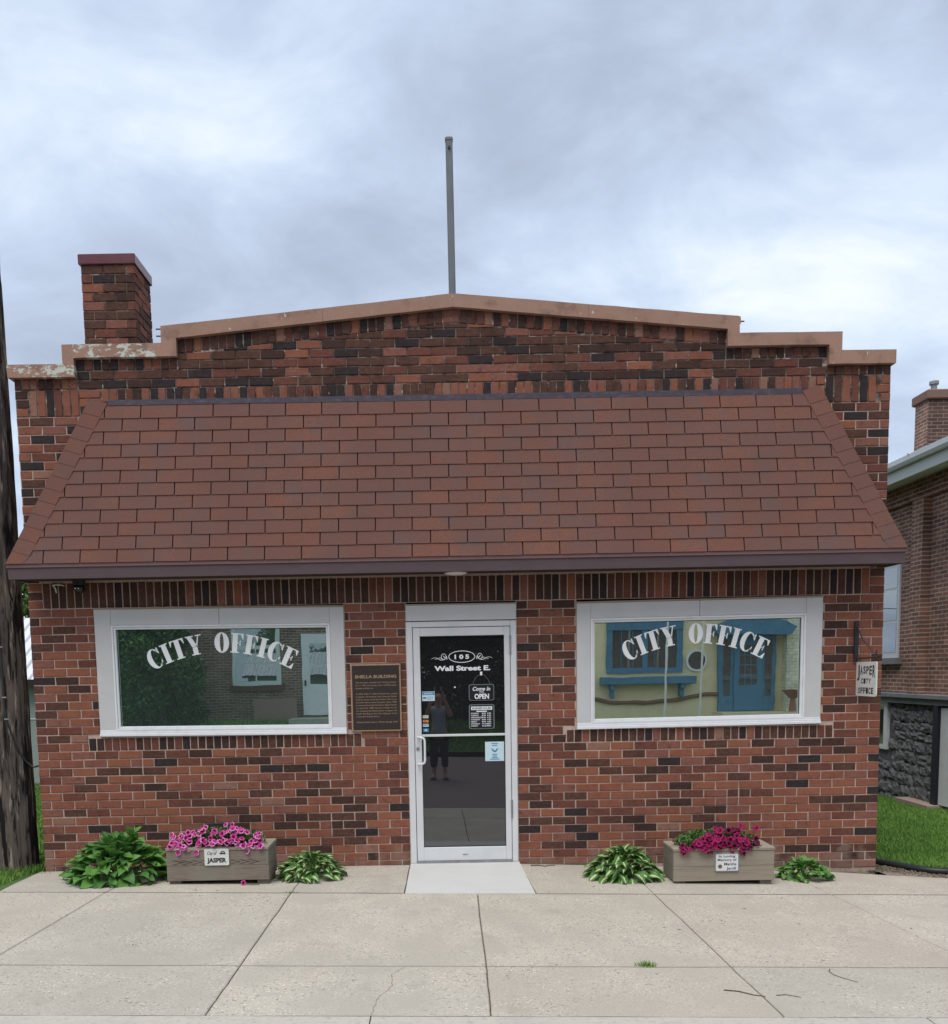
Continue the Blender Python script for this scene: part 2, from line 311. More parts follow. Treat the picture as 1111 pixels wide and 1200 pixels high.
def slab(quad, m, parent=bed, name='slab', gap=.004, dz=0, n=10):
    """quad: four corners (x,y) anticlockwise from bottom-left; top follows the ground"""
    b = MB(); (x0,y0),(x1,y1),(x2,y2),(x3,y3) = quad
    def pt(u, v):
        x = (x0*(1-u)+x1*u)*(1-v)+(x3*(1-u)+x2*u)*v; y = (y0*(1-u)+y1*u)*(1-v)+(y3*(1-u)+y2*u)*v; return x, y
    us = [0,.006]+[i/n for i in range(1, n)]+[.994, 1]; idx = {}
    for j, v in enumerate(us):
        for i, u in enumerate(us):
            x, y = pt(u, v)
            ex = gap*(1 if i == 0 else -1 if i == len(us)-1 else 0); ey = gap*2.6*(1 if j == 0 else -1 if j == len(us)-1 else 0)
            xw = x+wig(x, y)*(1 if i in (0,1,len(us)-2,len(us)-1) else 0)+ex; yw = y+wig(y+7, x)*(1 if j in (0,1,len(us)-2,len(us)-1) else 0)+ey
            edge = i in (0, len(us)-1) or j in (0, len(us)-1)
            idx[i,j] = len(b.v); b.v.append((xw, yw, G(x, y)+dz-(.005 if edge else 0)))
    L_ = len(us)
    for j in range(L_-1):
        for i in range(L_-1): b.f.append((idx[i,j], idx[i+1,j], idx[i+1,j+1], idx[i,j+1])); b.m.append(0)
    ring = [(i,0) for i in range(L_)]+[(L_-1,j) for j in range(1,L_)]+[(i,L_-1) for i in range(L_-2,-1,-1)]+[(0,j) for j in range(L_-2,0,-1)]
    for a, c in zip(ring, ring[1:]+ring[:1]):
        o = len(b.v); p, q = b.v[idx[a]], b.v[idx[c]]
        b.v += [(p[0],p[1],p[2]-.05),(q[0],q[1],q[2]-.05)]; b.f.append((idx[a], o, o+1, idx[c])); b.m.append(0)
    return b.build(name, m, parent)
for j in range(2):
    for i in range(len(CT)-1):
        slab([(cx_(i,RW[j]),RW[j]),(cx_(i+1,RW[j]),RW[j]),(cx_(i+1,RW[j+1]),RW[j+1]),(cx_(i,RW[j+1]),RW[j+1])], M_conc[3 if (i == 7 and j == 1) else (i*5+j*3)%3])
# strip against the wall, cut round the door ramp
slab([(-3.70,-1.14),(-2.81,-1.14),(-2.78,-.01),(-3.84,-.01)], M_conc[2])
slab([(-2.81,-1.14),(-1.28,-1.14),(-1.27,-.01),(-2.78,-.01)], M_conc[0])
slab([(-1.28,-1.14),(-.345,-1.14),(-.335,-.01),(-1.27,-.01)], M_conc[2])
slab([(.745,-1.14),(1.72,-1.14),(1.69,-.01),(.70,-.01)], M_conc[0])
slab([(1.72,-1.14),(3.19,-1.14),(3.12,-.01),(1.69,-.01)], M_conc[2])
slab([(3.19,-1.14),(4.75,-1.14),(4.75,-.42),(3.12,-.01)], M_conc[3])
slab([(4.75,-1.14),(6.3,-1.14),(6.3,-.60),(4.75,-.42)], M_conc[1])
slab([(6.3,-1.14),(7.9,-1.14),(7.9,-.62),(6.3,-.60)], M_conc[1])
rp = MB()
rp.add([(-.337,-1.15,G(-.3,-1.14)+.003),(.738,-1.15,G(.7,-1.14)+.003),(.698,.03,-.019),(-.328,.03,-.019),
        (-.337,-1.15,-.15),(.738,-1.15,-.15),(.698,.03,-.15),(-.328,.03,-.15)], [(0,1,2,3),(0,4,5,1),(1,5,6,2),(3,7,4,0)])
rp.build('door_ramp', M_ramp, bed, label='smooth whitish concrete ramp slab at the door')
# hairline crack filler shapes: spilled cement smear beside ramp
def hair(pts, w=.0022):
    b = MB(); P = []
    for (xa, ya), (xb, yb) in zip(pts, pts[1:]):
        for q in range(8): u = q/8; P.append((xa+(xb-xa)*u+.012*mnoise.noise(Vector((xa*9+u*5, ya*7, 2))), ya+(yb-ya)*u+.012*mnoise.noise(Vector((u*5, ya*9, 8)))))
    P.append(pts[-1])
    for i in range(len(P)-1):
        p, q = Vector(P[i]), Vector(P[i+1]); d = (q-p).normalized(); nn = Vector((-d.y, d.x))*w*random.uniform(.5,1.2)
        b.add([(v.x, v.y, G(v.x, v.y)+.0025) for v in (p-nn, q-nn, q+nn, p+nn)], [(0,1,2,3)])
    b.build('hairline_crack', M_joint, bed)
hair([(-.42,-3.76),(-.40,-3.5),(-.33,-3.3),(-.34,-3.1),(-.27,-2.97)], .0014)
kb = thing('kerb', 'concrete kerb along the street edge of the sidewalk', 'kerb', (0,-3.78,G(0,-3.78)), kind='structure')
ks = [-9.4,-6.4,-3.4,-.42,2.6,5.6,9.4]
for a, b_ in zip(ks, ks[1:]):
    m_ = MB()
    y0, y1 = -3.915, -3.765
    P = [(a+.004,y0+.012,G(a,y0)),(b_-.004,y0+.012,G(b_,y0)),(b_-.004,y1,G(b_,y1)),(a+.004,y1,G(a,y1)),
         (a+.004,y0,G(a,y0)-.02),(b_-.004,y0,G(b_,y0)-.02),(a+.004,y0,G(a,y0)-.3),(b_-.004,y0,G(b_,y0)-.3),(a+.004,y1,G(a,y1)-.3),(b_-.004,y1,G(b_,y1)-.3)]
    m_.add(P, [(0,1,2,3),(4,5,1,0),(6,7,5,4),(8,6,4,0,3),(7,9,2,1,5)]); m_.build('kerb_stone', M_kerb, kb)

# ------------------------------------------------------------------ the office
BW = thing('city_office_building', 'low brick office with stepped gable parapet, brown shingled mansard and CITY OFFICE windows', 'building', (0,0,0))
XL, XR = -3.80, 4.09
wb = MB()
MY = .007
def wseg(x0, x1, z0, z1, m=0): wb.box(x0, x1, MY, .25, z0, z1, m)
WL = (-3.195,-.897,1.228,2.413); WR = (1.252,3.520,1.229,2.404); DR = (-.325,.692,-.02,2.397)
e_ = .006
wseg(XL+e_, WL[0]-.001, -.5, 2.42); wseg(WL[0]-.001, WL[1]+.001, -.5, WL[2]); wseg(WL[1]+.001, DR[0], -.5, 2.42); wseg(DR[1], WR[0]-.001, -.5, 2.42)
wseg(WR[0]-.001, WR[1]+.001, -.5, WR[2]); wseg(WR[1]+.001, XR-e_, -.5, 2.42)
wseg(XL+e_, XR-e_, 2.42, 4.13)
wb.prism([(XL+e_,4.13),(XR-e_,4.13),(XR-e_,4.50),(3.56,4.50),(3.56,4.66),(2.65,4.66),(2.65,4.82),(.16,5.05),(-2.37,4.82),(-2.37,4.66),(-3.28,4.66),(-3.28,4.50),(XL+e_,4.50)], MY, .25, 1)
wall = wb.build('wall', [M_mortar, M_mortar_dk], BW)
body = MB(); body.box(XL+.03, XR-.03, .26, 11, -.5, 4.15)
M_sideb = mat('side_brick_plain', (.14,.06,.045), .9, noise=(20, (.09,.045,.038), .4, .6))
body.build('side_walls', M_sideb, BW)
rf = MB(); rf.box(XL+.05, XR-.05, .27, 10.9, 4.152, 4.2); rf.build('flat_roof', M_gap, BW)

bricks = []     # (x0,x1,z0,zl,zr,mat)
GAP = .0055
def gab(x): return 4.998-(.16-x)*.0895 if x < .16 else 4.998-(x-.16)*.0948    # underside of gable coping
def pick(w): return random.choices(range(8), w)[0]
def hipx(z): return max(0, min(1, (z-2.785)/(4.25-2.785)))
def put(x0, x1, z0, z1, w, zl=None, zr=None, g=GAP):
    if x1-x0 < .035 or z1-z0 < .02: return
    bricks.append((x0+g, x1-g, z0+g*.8, (zl if zl else z1)-g*.8, (zr if zr else z1)-g*.8, w if isinstance(w, int) else pick(w)))
def course(z, c, spans, off, w, bl=.2195, closers=True):
    for a, b in spans:
        x = math.floor((a-off)/bl)*bl+off
        while x < b:
            l, r_ = max(a, x), min(b, x+bl)
            if r_-l > .045:
                if closers and random.random() < .012 and r_-l > .2:
                    mid = (l+r_)/2; put(l, mid, z, z+c, w); put(mid, r_, z, z+c, w)
                else: put(l, r_, z, z+c, w)
            elif r_ > l and bricks:
                pass
            x += bl
def cut(spans, holes):
    for h0, h1 in holes:
        n_ = []
        for a, b in spans:
            if h1 <= a or h0 >= b: n_.append((a, b)); continue
            if a < h0: n_.append((a, h0))
            if b > h1: n_.append((h1, b))
        spans = n_
    return [s_ for s_ in spans if s_[1]-s_[0] > .04]
c = .0776
lower = []
z = 1.10
rowi = 0
zz = [1.10-c*(i+1) for i in range(17)]
for i, z in enumerate(zz):
    spans = cut([(XL, XR)], [(DR[0]-.003, DR[1]+.003)])
    if z < -.1: spans = [(max(.692, (.0-z-.02)/.042), XR)]
    course(z, c, spans, (.1098 if i % 2 else 0)+.03, W_LOW)
for i in range(17):
    z = 1.10+c*i; holes = [(DR[0]-.003, DR[1]+.003)]
    if z < 1.215: holes += [(-3.315,-.762), (1.153,3.645)]
    if z+c > 1.225: holes += [(WL[0]-.004, WL[1]+.004), (WR[0]-.004, WR[1]+.004)]
    course(z, c, cut([(XL, XR)], holes), (.1098 if (i+1) % 2 else 0)+.03, W_LOW)
# window sill rowlocks
for a, b in ((-3.315,-.762), (1.153,3.645)):
    n = round((b-a)/.0735)
    for i in range(n): put(a+(b-a)*i/n, a+(b-a)*(i+1)/n, 1.102, 1.222, [3,1,3,20,30,22,8,2])
# soldiers under the eave
n = 104
for i in range(n):
    a = XL+.14+(XR-XL-.28)*i/n; put(a, XL+.14+(XR-XL-.28)*(i+1)/n, 2.421, 2.655, W_SOL)
for j in range(3):
    put(XL, XL+.14, 2.421+.078*j, 2.421+.078*(j+1), W_LOW); put(XR-.14, XR, 2.421+.078*j, 2.421+.078*(j+1), W_LOW)
# side piers beside the mansard
for i in range(19):
    z = 2.655+c*i; h = hipx(z+c)
    course(z, c, [(XL, XL+.69*h+.14)], (.1098 if i % 2 else 0)+.05, W_MID); course(z, c, [(XR-.66*h-.14, XR)], (.1098 if i % 2 else 0)+.05, W_MID)
for i in range(3):
    z = 4.13+c*i; o = (.1098 if i % 2 else 0)+.05
    course(z, c, [(XL, XL+.13)], o, W_LOW); course(z, c, [(XR-.13, XR)], o, W_LOW); course(z, c, [(-3.22,-3.02)], o, W_LOW); course(z, c, [(3.42,3.50)], o, W_LOW)
for a, b in ((XL+.13,-3.22), (3.50, XR-.13)):
    n = 6
    for i in range(n): put(a+(b-a)*i/n, a+(b-a)*(i+1)/n, 4.13, 4.363, W_BAND)
def short_soldiers(a, b, z0, z1, w=W_TOP):
    n = round((b-a)/.0745)
    for i in range(n): put(a+(b-a)*i/n, a+(b-a)*(i+1)/n, z0, z1, w)
short_soldiers(XL, -3.23, 4.366, 4.462); short_soldiers(3.51, XR, 4.366, 4.452)
# soldier band over the flashing
n = 88
for i in range(n):
    a = -3.02+(3.42+3.02)*i/n; put(a, -3.02+(3.42+3.02)*(i+1)/n, 4.245, 4.366, W_BAND)
# centre field courses up to the gable
for i in range(10):
    z = 4.366+c*i; off = (.1098 if i % 2 else 0)+.07
    if i < 2: spans = [(-3.23, 3.505)]
    else: spans = [(-2.32, 2.60)]
    for a, b in spans:
        x = math.floor((a-off)/.2195)*.2195+off
        while x < b:
            l, r_ = max(a, x), min(b, x+.2195)
            if r_-l > .045:
                lim = min(gab(l), gab(r_))-.115
                tl, tr = gab(l)-.115, gab(r_)-.115
                if i < 2 or z+c <= lim: put(l, r_, z, z+c, W_TOP)
                elif max(tl, tr) > z+.028:
                    put(l, r_, z, z+c, W_TOP, zl=min(z+c, max(z+.02, tl)), zr=min(z+c, max(z+.02, tr)))
            x += .2195
short_soldiers(-3.23, -2.32, 4.524, 4.622); short_soldiers(2.60, 3.505, 4.524, 4.618)
n = 66
for i in range(n):
    a = -2.32+(2.60+2.32)*i/n; b = -2.32+(2.60+2.32)*(i+1)/n
    z0 = min(gab(a), gab(b))-.112
    bricks.append((a+GAP, b-GAP, z0, gab(a)+.002, gab(b)+.002, pick(W_TOP)))
# small infill left of the gable ends
course(4.366+2*c, .003, [], 0, W_TOP)

def brick_geo(b, x0, x1, z0, zl, zr, m=0, y=0.0, d=.045, seed=0):
    rd = random.Random(seed); j = lambda s_=.0019: rd.uniform(-s_, s_); yy = y+rd.uniform(-.003, .003); e = .0045
    F_ = [(x0+e+j(),yy+j(.0007),z0+e+j()),(x1-e+j(),yy+j(.0007),z0+e+j()),(x1-e+j(),yy+j(.0007),zr-e+j()),(x0+e+j(),yy+j(.0007),zl-e+j())]
    O_ = [(x0+j(),yy+e,z0+j()),(x1+j(),yy+e,z0+j()),(x1+j(),yy+e,zr+j()),(x0+j(),yy+e,zl+j())]
    B_ = [(p[0],y+d,p[2]) for p in O_]
    fs = [(0,1,2,3)]
    for a in range(4):
        q = (a+1)%4; fs += [(a, a+4, q+4, q), (a+4, a+8, q+8, q+4)]
    b.add(F_+O_+B_, fs, m)
cache = {}
def lay(parent, lst, keep, name='brick', y=0.0):
    lst = [(l, i) for i, l in enumerate(lst)]
    def size(t):
        x0,x1,z0,zl,zr,_ = t[0]; cx, cz = (x0+x1)/2, (z0+zl)/2
        if z0 > 2.42 and z0 < 2.66: vis = .4
        else: vis = 1
        return -(x1-x0)*(min(zl,zr)-z0)*vis/(cx*cx+74+(cz-1.78)**2)
    lst.sort(key=size)
    for (x0,x1,z0,zl,zr,mi), i in lst[:keep]:
        w_, h_ = round(x1-x0, 3), round(zl-z0, 3)
        key = (w_, h_, mi, i % 4) if abs(zl-zr) < 1e-6 else (i,)
        if key not in cache:
            b = MB(); brick_geo(b, -(x1-x0)/2, (x1-x0)/2, 0, zl-z0, zr-z0, 0, 0, .045, i); cache[key] = b.mesh('brick', BR[mi])
        at(parent, name, cache[key], ((x0+x1)/2, y, z0))
    b = MB()
    for (x0,x1,z0,zl,zr,mi), i in lst[keep:]: brick_geo(b, x0, x1, z0, zl, zr, mi, y, .045, i)
    if b.f: b.build('brickwork', BR, parent, kind='stuff')
lay(wall, bricks, 298)

# coping: stepped band with returns, built in lengths
cp = MB()
CY0, CY1 = -.05, .30
def cprism(poly, m=0, y0=CY0, y1=CY1): cp.prism(poly, y0, y1, m)
cpl = [
 ([(-3.830,4.462),(-3.232,4.460),(-3.232,4.5715),(-3.332,4.572),(-3.831,4.574)], 1),
 ([(-3.332,4.5722),(-3.232,4.572),(-3.232,4.622),(-3.2321,4.738),(-3.332,4.737)], 0),
 ([(-3.2319,4.622),(-2.445,4.621),(-2.445,4.737),(-3.2319,4.738)], 1),
 ([(-2.4448,4.621),(-2.311,4.621),(-2.311,4.777),(-2.311,4.892),(-2.444,4.880)], 0),
 ([(-2.3108,4.777),(-1.0,4.894),(-1.0,5.006),(-2.3108,4.892)], 0),
 ([(-.998,4.894),(.16,4.998),(.16,5.112),(-.998,5.006)], 0),
 ([(.161,4.998),(1.36,4.884),(1.36,4.998),(.161,5.112)], 0),
 ([(1.362,4.884),(2.599,4.767),(2.599,4.884),(1.362,4.998)], 0),
 ([(2.5992,4.621),(2.705,4.621),(2.705,4.800),(2.716,4.812),(2.712,4.868),(2.691,4.876),(2.5992,4.884)], 0),
 ([(2.7052,4.621),(3.507,4.618),(3.507,4.727),(2.7052,4.731)], 0),
 ([(3.5072,4.452),(3.621,4.452),(3.621,4.727),(3.5072,4.727)], 0),
 ([(3.6212,4.452),(4.106,4.449),(4.106,4.565),(3.6212,4.568)], 0)]
def cop_piece(poly, m):
    b = MB(); n = len(poly)
    # subdivide long spans so the top edge can be slightly uneven
    P = []
    for i, (x, z) in enumerate(poly):
        x2, z2 = poly[(i+1) % n]; k_ = max(1, int(abs(x2-x)/.12))
        for q in range(k_):
            t = q/k_; xx = x+(x2-x)*t; zz_ = z+(z2-z)*t
            if 0 < q: zz_ += .0035*mnoise.noise(Vector((xx*4, zz_*9, i)))
            P.append((xx, zz_))
    b.prism(P, CY0, CY1)
    b.build('coping', [M_peel if m else M_cop], BW)
for poly, m in cpl: cop_piece(poly, m)
# bent bolts at the coping ends
for q in ((-2.46,4.86),(-2.46,4.80)):
    b = MB(); b.tube([(q[0]-.03,-.03,q[1]),(q[0]+.03,-.03,q[1])], .006, 6); b.build('bolt', M_rust, BW)
b = MB(); b.tube([(2.70,-.03,4.835),(2.75,-.03,4.835)], .006, 6); b.build('bolt', M_rust, BW)

# ------------------------------------------------------------------ mansard
SL = math.hypot(4.25-2.785, .33); ZD = (4.25-2.785)/SL; YD = .33/SL
def rp3(x, s, o=0.0): return (x, -.37+s*YD-o*ZD, 2.785+s*ZD+o*YD)
def hl(s): return -3.803+.69*s/SL
def hr(s): return 4.098-.665*s/SL
b = MB(); b.add([rp3(hl(0),0,-.01), rp3(hr(0),0,-.01), rp3(hr(SL),SL,-.01), rp3(hl(SL),SL,-.01)], [(0,1,2,3)])
b.add([rp3(hl(0),0,-.01), rp3(hl(SL),SL,-.01), (-3.80,.0,2.785)], [(0,1,2)])
b.add([rp3(hr(0),0,-.01), (4.09,.0,2.785), rp3(hr(SL),SL,-.01)], [(0,1,2)])
roof = b.build('mansard_roof', M_shcut, BW)
EXP = 1.448/12; TW = .3235
rot = Matrix(((1,0,0),(0,YD,-ZD),(0,ZD,YD)))   # local (x, s, o) -> world
tabs = []
for r_ in range(12):
    s0 = r_*EXP; off = -3.153+(TW/2 if r_ % 2 else 0)+r_*.0018
    a, b_ = hl(s0), hr(s0); x = off-TW*4
    while x < b_:
        tabs.append((x, r_)); x += TW
scache = {}
shlist = []
for x, r_ in tabs:
    s0 = r_*EXP; s1 = s0+EXP+.004; g_ = .0050
    poly = [(x+g_, s0), (x+TW-g_, s0), (x+TW-g_, s1), (x+g_, s1)]
    # clip to hips
    def clip(poly, f):
        out = []
        for i in range(len(poly)):
            p, q = poly[i], poly[(i+1) % len(poly)]; fp, fq = f(*p), f(*q)
            if fp >= 0: out.append(p)
            if fp*fq < 0: t = fp/(fp-fq); out.append((p[0]+(q[0]-p[0])*t, p[1]+(q[1]-p[1])*t))
        return out
    poly = clip(poly, lambda X, s: X-hl(s)-.05); poly = clip(poly, lambda X, s: hr(s)-.05-X) if poly else poly
    if len(poly) < 3: continue
    if max(p[0] for p in poly)-min(p[0] for p in poly) < .03: continue
    shlist.append((x, r_, poly))
for i, (x, r_, poly) in enumerate(shlist):
    mi = random.choices(range(6), [4,4,3,2,2,3])[0]; full = len(poly) == 4 and abs(poly[1][0]-poly[0][0]-(TW-2*.0050)) < 1e-5 and abs(poly[2][0]-poly[3][0]-(TW-2*.0050)) < 1e-5
    key = (mi, i % 3) if full else ('c', i)
    if key not in scache:
        b = MB(); rd = random.Random(i); cx = poly[0][0]; n = len(poly); th = .007
        ox, os_ = x, r_*EXP
        top = []; bot = []
        for (px_, ps) in poly:
            lift = th+.007*(1-(ps-os_)/EXP)+rd.uniform(-.0006, .0006)
            top.append(tuple(rot @ Vector((px_-ox, ps-os_+(rd.uniform(-.0016,.0016) if ps-os_ < .01 else 0), lift)))); bot.append(tuple(rot @ Vector((px_-ox, ps-os_, -.004))))
        b.add(top+bot, [tuple(range(n))]+[(k_, k_+n, (k_+1)%n+n, (k_+1)%n) for k_ in range(n)])
        scache[key] = b.mesh('shingle', SH[mi])
    at(roof, 'shingle', scache[key], rp3(x, r_*EXP, 0))
# hip caps
for side in (-1, 1):
    nC = 13
    for k_ in range(nC):
        s0, s1 = SL*k_/nC, SL*(k_+1)/nC+.015
        f_ = hl if side < 0 else hr
        w_ = .155*(-side)
        lift0, lift1 = .020, .017
        A = rp3(f_(s0), s0, lift0); B = rp3(f_(s0)+w_+.0*side, s0-.0, lift0-.004); C_ = rp3(f_(s1)+w_, s1, lift1-.004); D = rp3(f_(s1), s1, lift1)
        # slight slant of the lower edge as on a hip
        B = rp3(f_(s0)+w_*1.02, s0-.045, lift0-.004) if k_ else B
        C_ = rp3(f_(s1)+w_*1.02, s1-.045, lift1-.004)
        out0 = (A[0]+side*.01, A[1]+.12, A[2]-.0); out1 = (D[0]+side*.01, D[1]+.12, D[2])
        b = MB(); dn = Vector((0, .012, -.004))
        vs = [A,B,C_,D,out0,out1]+[tuple(Vector(p)+dn) for p in (A,B,C_,D,out0,out1)]
        fs = [(0,1,2,3),(4,0,3,5),(0,6,7,1),(1,7,8,2),(4,10,6,0)]
        b.add(vs, fs); b.build('hip_cap', SH[random.choice([0,2,5,1,4])], roof)
b = MB(); b.prism([(-2.945,4.203),(3.27,4.190),(3.27,4.243),(-2.945,4.249)], -.062, .004)
b.build('flashing', M_flash, BW)
# fascia, drip edge, soffit
b = MB(); b.box(-3.795,4.09,-.362,-.34,2.657,2.760); b.box(-3.795,-3.773,-.3398,-.001,2.657,2.760); b.box(4.068,4.09,-.3398,-.001,2.657,2.760)
b.build('fascia', M_fascia, BW)
for a, b_ in ((-3.803,-1.32),(-1.318,1.45),(1.452,4.098)):
    d = MB(); d.box(a, b_, -.372, -.35, 2.756, 2.784); d.build('drip_edge', M_drip, BW)
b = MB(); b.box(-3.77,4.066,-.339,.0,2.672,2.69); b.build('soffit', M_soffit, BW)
b = MB(); b.tube([(.14,-.2,2.672),(.14,-.2,2.655),(.14,-.2,2.645)], [.10,.10,.07], 24); lamp = b.build('soffit_lamp', mat('opal_lamp_lens', (.75,.72,.66), .4), BW, smooth=False)
b = MB(); b.tube([(.14,-.2,2.672),(.14,-.2,2.660)], [.118,.112], 24); b.build('trim_ring', M_fascia, lamp)
# dome camera under the eave
sc = thing('security_camera', 'small black dome camera tucked under the left end of the eave', 'security camera', (-3.28,-.1,2.67))
b = MB(); b.tube([(-3.28,-.10,2.672),(-3.28,-.10,2.62)], [.055,.055], 16); b.build('mount', M_black, sc)
b = MB(); b.tube([(-3.28,-.10,2.62),(-3.28,-.105,2.585),(-3.28,-.11,2.56),(-3.28,-.115,2.545)], [.052,.048,.034,.012], 16); b.build('dome', mat('smoked_dome', (.01,.01,.012), .1), sc, smooth=True)
b = MB(); 
for dx_ in (-.012,.016): b.tube([(-3.28+dx_,-.158,2.588),(-3.28+dx_,-.166,2.588)], .006, 8)
b.build('lens', mat('pale_led', (.7,.7,.72), .3), sc)
b = MB(); b.tube([(-3.56,-.012,2.635),(-3.50,-.014,2.64),(-3.45,-.013,2.63)], .006, 6); b.tube([(-3.55,-.012,2.632),(-3.53,-.014,2.60),(-3.525,-.012,2.565)], .007, 6)
o = b.build('tape_scrap', M_sign); o['label'] = 'scrap of whitish tape on the soldier bricks left of the dome camera'; o['category'] = 'tape'

# ------------------------------------------------------------------ chimney
CX0, CX1, CYa, CYb = -3.29, -2.79, .40, .89
b = MB(); b.box(CX0+.008, CX1-.008, CYa+.008, CYb-.008, 4.2, 5.60)
chim = b.build('chimney', M_mortar_dk, BW)
chb = []; cc = .0815
i = 0; z = 5.595-cc
while z > 4.6:
    off = .105 if i % 2 else 0; x = CX0-off
    while x < CX1-.01:
        l, r_ = max(CX0, x), min(CX1, x+.21)
        if r_-l > .03: chb.append(('f', l+.005, r_-.005, z+.005, z+cc-.005, pick([5,2,9,20,28,16,6,0])))
        x += .21
    x = CYa-(.105 if not i % 2 else 0)
    while x < CYb-.01:
        l, r_ = max(CYa+.0, x), min(CYb, x+.21)
        if r_-l > .03: chb.append(('s', l+.005, r_-.005, z+.005, z+cc-.005, pick([9,3,12,20,22,10,2,2])))
        x += .21
    z -= cc; i += 1
st = MB()
for i, (t_, l, r_, z0, z1, mi) in enumerate(chb):
    b = MB(); brick_geo(b, l, r_, z0, z1, z1, 0, 0, .04, i+900)
    if t_ == 'f': v = [(x, CYa+y, z_) for x, y, z_ in b.v]
    else: v = [(CX1-y, x, z_) for x, y, z_ in b.v]
    b.v = v
    b.m = [0]*len(b.f); b.build('brick', BR[mi], chim)
b = MB(); b.box(CX0-.015, CX1+.015, CYa-.015, CYb+.015, 5.598, 5.690, 0, .006)
b.build('cap', M_capP, chim)

# flagpole stub
fp = thing('steel_pole', 'bare grey steel pole standing up behind the gable peak', 'pole', (.17,.5,4.2))
b = MB(); b.box(.138,.203,.47,.53,4.2,6.675, 0, .008); sh_ = b.build('shaft', M_poleP, fp)
b = MB(); b.box(.134,.207,.466,.534,6.66,6.70, 0, .01); b.build('cap', M_poleP, fp)
b = MB(); b.tube([(.17,.455,6.60),(.17,.47,6.60)], .012, 8); b.build('bolt_hole', M_gap, fp)
for o_ in (fp,): o_.rotation_euler = (0, R(-.35), 0)

# ------------------------------------------------------------------ windows
def tilt(pts, cx, cz, a): return [(x, y, z+(x-cx)*a) for x, y, z in pts]
def fatglyphs():
    def arc(cx, cy, rx, ry, a0, a1, n=18): return [(cx+rx*math.cos(R(a0+(a1-a0)*i/n)), cy+ry*math.sin(R(a0+(a1-a0)*i/n))) for i in range(n+1)]
    def strip(o, i): return [[o[k_], o[k_+1], i[k_+1], i[k_]] for k_ in range(len(o)-1)]
    rc = lambda a, b_, c_, d: [(a,c_),(b_,c_),(b_,d),(a,d)]
    Gd = {}
    Gd['I'] = (.50, [rc(0,.5,.945,1), rc(0,.5,0,.055), rc(.10,.40,.055,.945)])
    Gd['T'] = (.86, [rc(0,.86,.945,1), [(0,.945),(.0,.70),(.03,.70),(.14,.945)], [(.86,.945),(.72,.945),(.83,.70),(.86,.70)], rc(.28,.58,.055,.945), rc(.17,.69,0,.055)])
    F_ = [rc(0,.74,.945,1), [(.74,.945),(.58,.945),(.71,.70),(.74,.70)], rc(.10,.40,.055,.945), rc(0,.52,0,.055), rc(.40,.56,.485,.52), [(.56,.36),(.585,.36),(.585,.65),(.56,.65),(.50,.52),(.50,.485)]]
    Gd['F'] = (.74, F_)
    Gd['E'] = (.78, [rc(0,.76,.945,1), [(.76,.945),(.60,.945),(.73,.72),(.76,.72)], rc(.10,.40,.055,.945), rc(0,.78,0,.055), [(.60,.055),(.78,.055),(.78,.30),(.75,.30)], rc(.40,.54,.485,.52), [(.54,.37),(.565,.37),(.565,.64),(.54,.64),(.49,.52),(.49,.485)]])
    Gd['O'] = (.88, strip(arc(.44,.5,.44,.52,0,360,36), arc(.44,.5,.115,.47,0,360,36)))
    Gd['C'] = (.84, strip(arc(.44,.5,.44,.52,38,322,30), arc(.50,.5,.20,.465,52,308,30)) + [[(.80,.66),(.82,.66),(.82,1.0),(.80,1.0),(.66,.86),(.70,.80)], [(.62,.04),(.66,.02),(.80,.20),(.82,.32),(.795,.34),(.70,.16)]])
    Gd['Y'] = (.96, [rc(0,.48,.945,1), rc(.60,.96,.945,1), [(.08,.945),(.36,.945),(.62,.45),(.62,.40),(.33,.40)], [(.74,.945),(.80,.945),(.62,.40),(.56,.45)], rc(.33,.62,.055,.42), rc(.22,.74,0,.055)])
    return Gd
GL = fatglyphs()
def arch_text(parent, cx, zc, y, span, drop, h, a=0):
    txt = 'CITY OFFICE'; gap = .10; wds = [GL[ch][0] if ch != ' ' else .52 for ch in txt]
    tot = sum(wds)+gap*(len(txt)-1); Rr = ((span/2)**2+drop**2)/(2*drop); half = math.asin(span/2/Rr); scale = 2*half*Rr/tot
    pos = -tot/2
    for ch, w_ in zip(txt, wds):
        if ch != ' ':
            b = MB()
            th = (pos+w_/2)*scale/Rr
            for poly in GL[ch][1]:
                pts = []
                for gx, gy in poly:
                    lx = (gx-w_/2)*scale; lz = (gy-.5)*h
                    X = cx+Rr*math.sin(th)+lx*math.cos(th)+lz*math.sin(th); Z = zc-Rr*(1-math.cos(th))-lx*math.sin(th)+lz*math.cos(th)
                    pts.append((X, Z+(X-cx)*a))
                ar = sum(pts[i][0]*pts[(i+1)%len(pts)][1]-pts[(i+1)%len(pts)][0]*pts[i][1] for i in range(len(pts)))
                if ar < 0: pts = pts[::-1]
                b.prism(pts, y-.0012, y)
            b.build('letter', M_letter, parent)
        pos += w_+gap
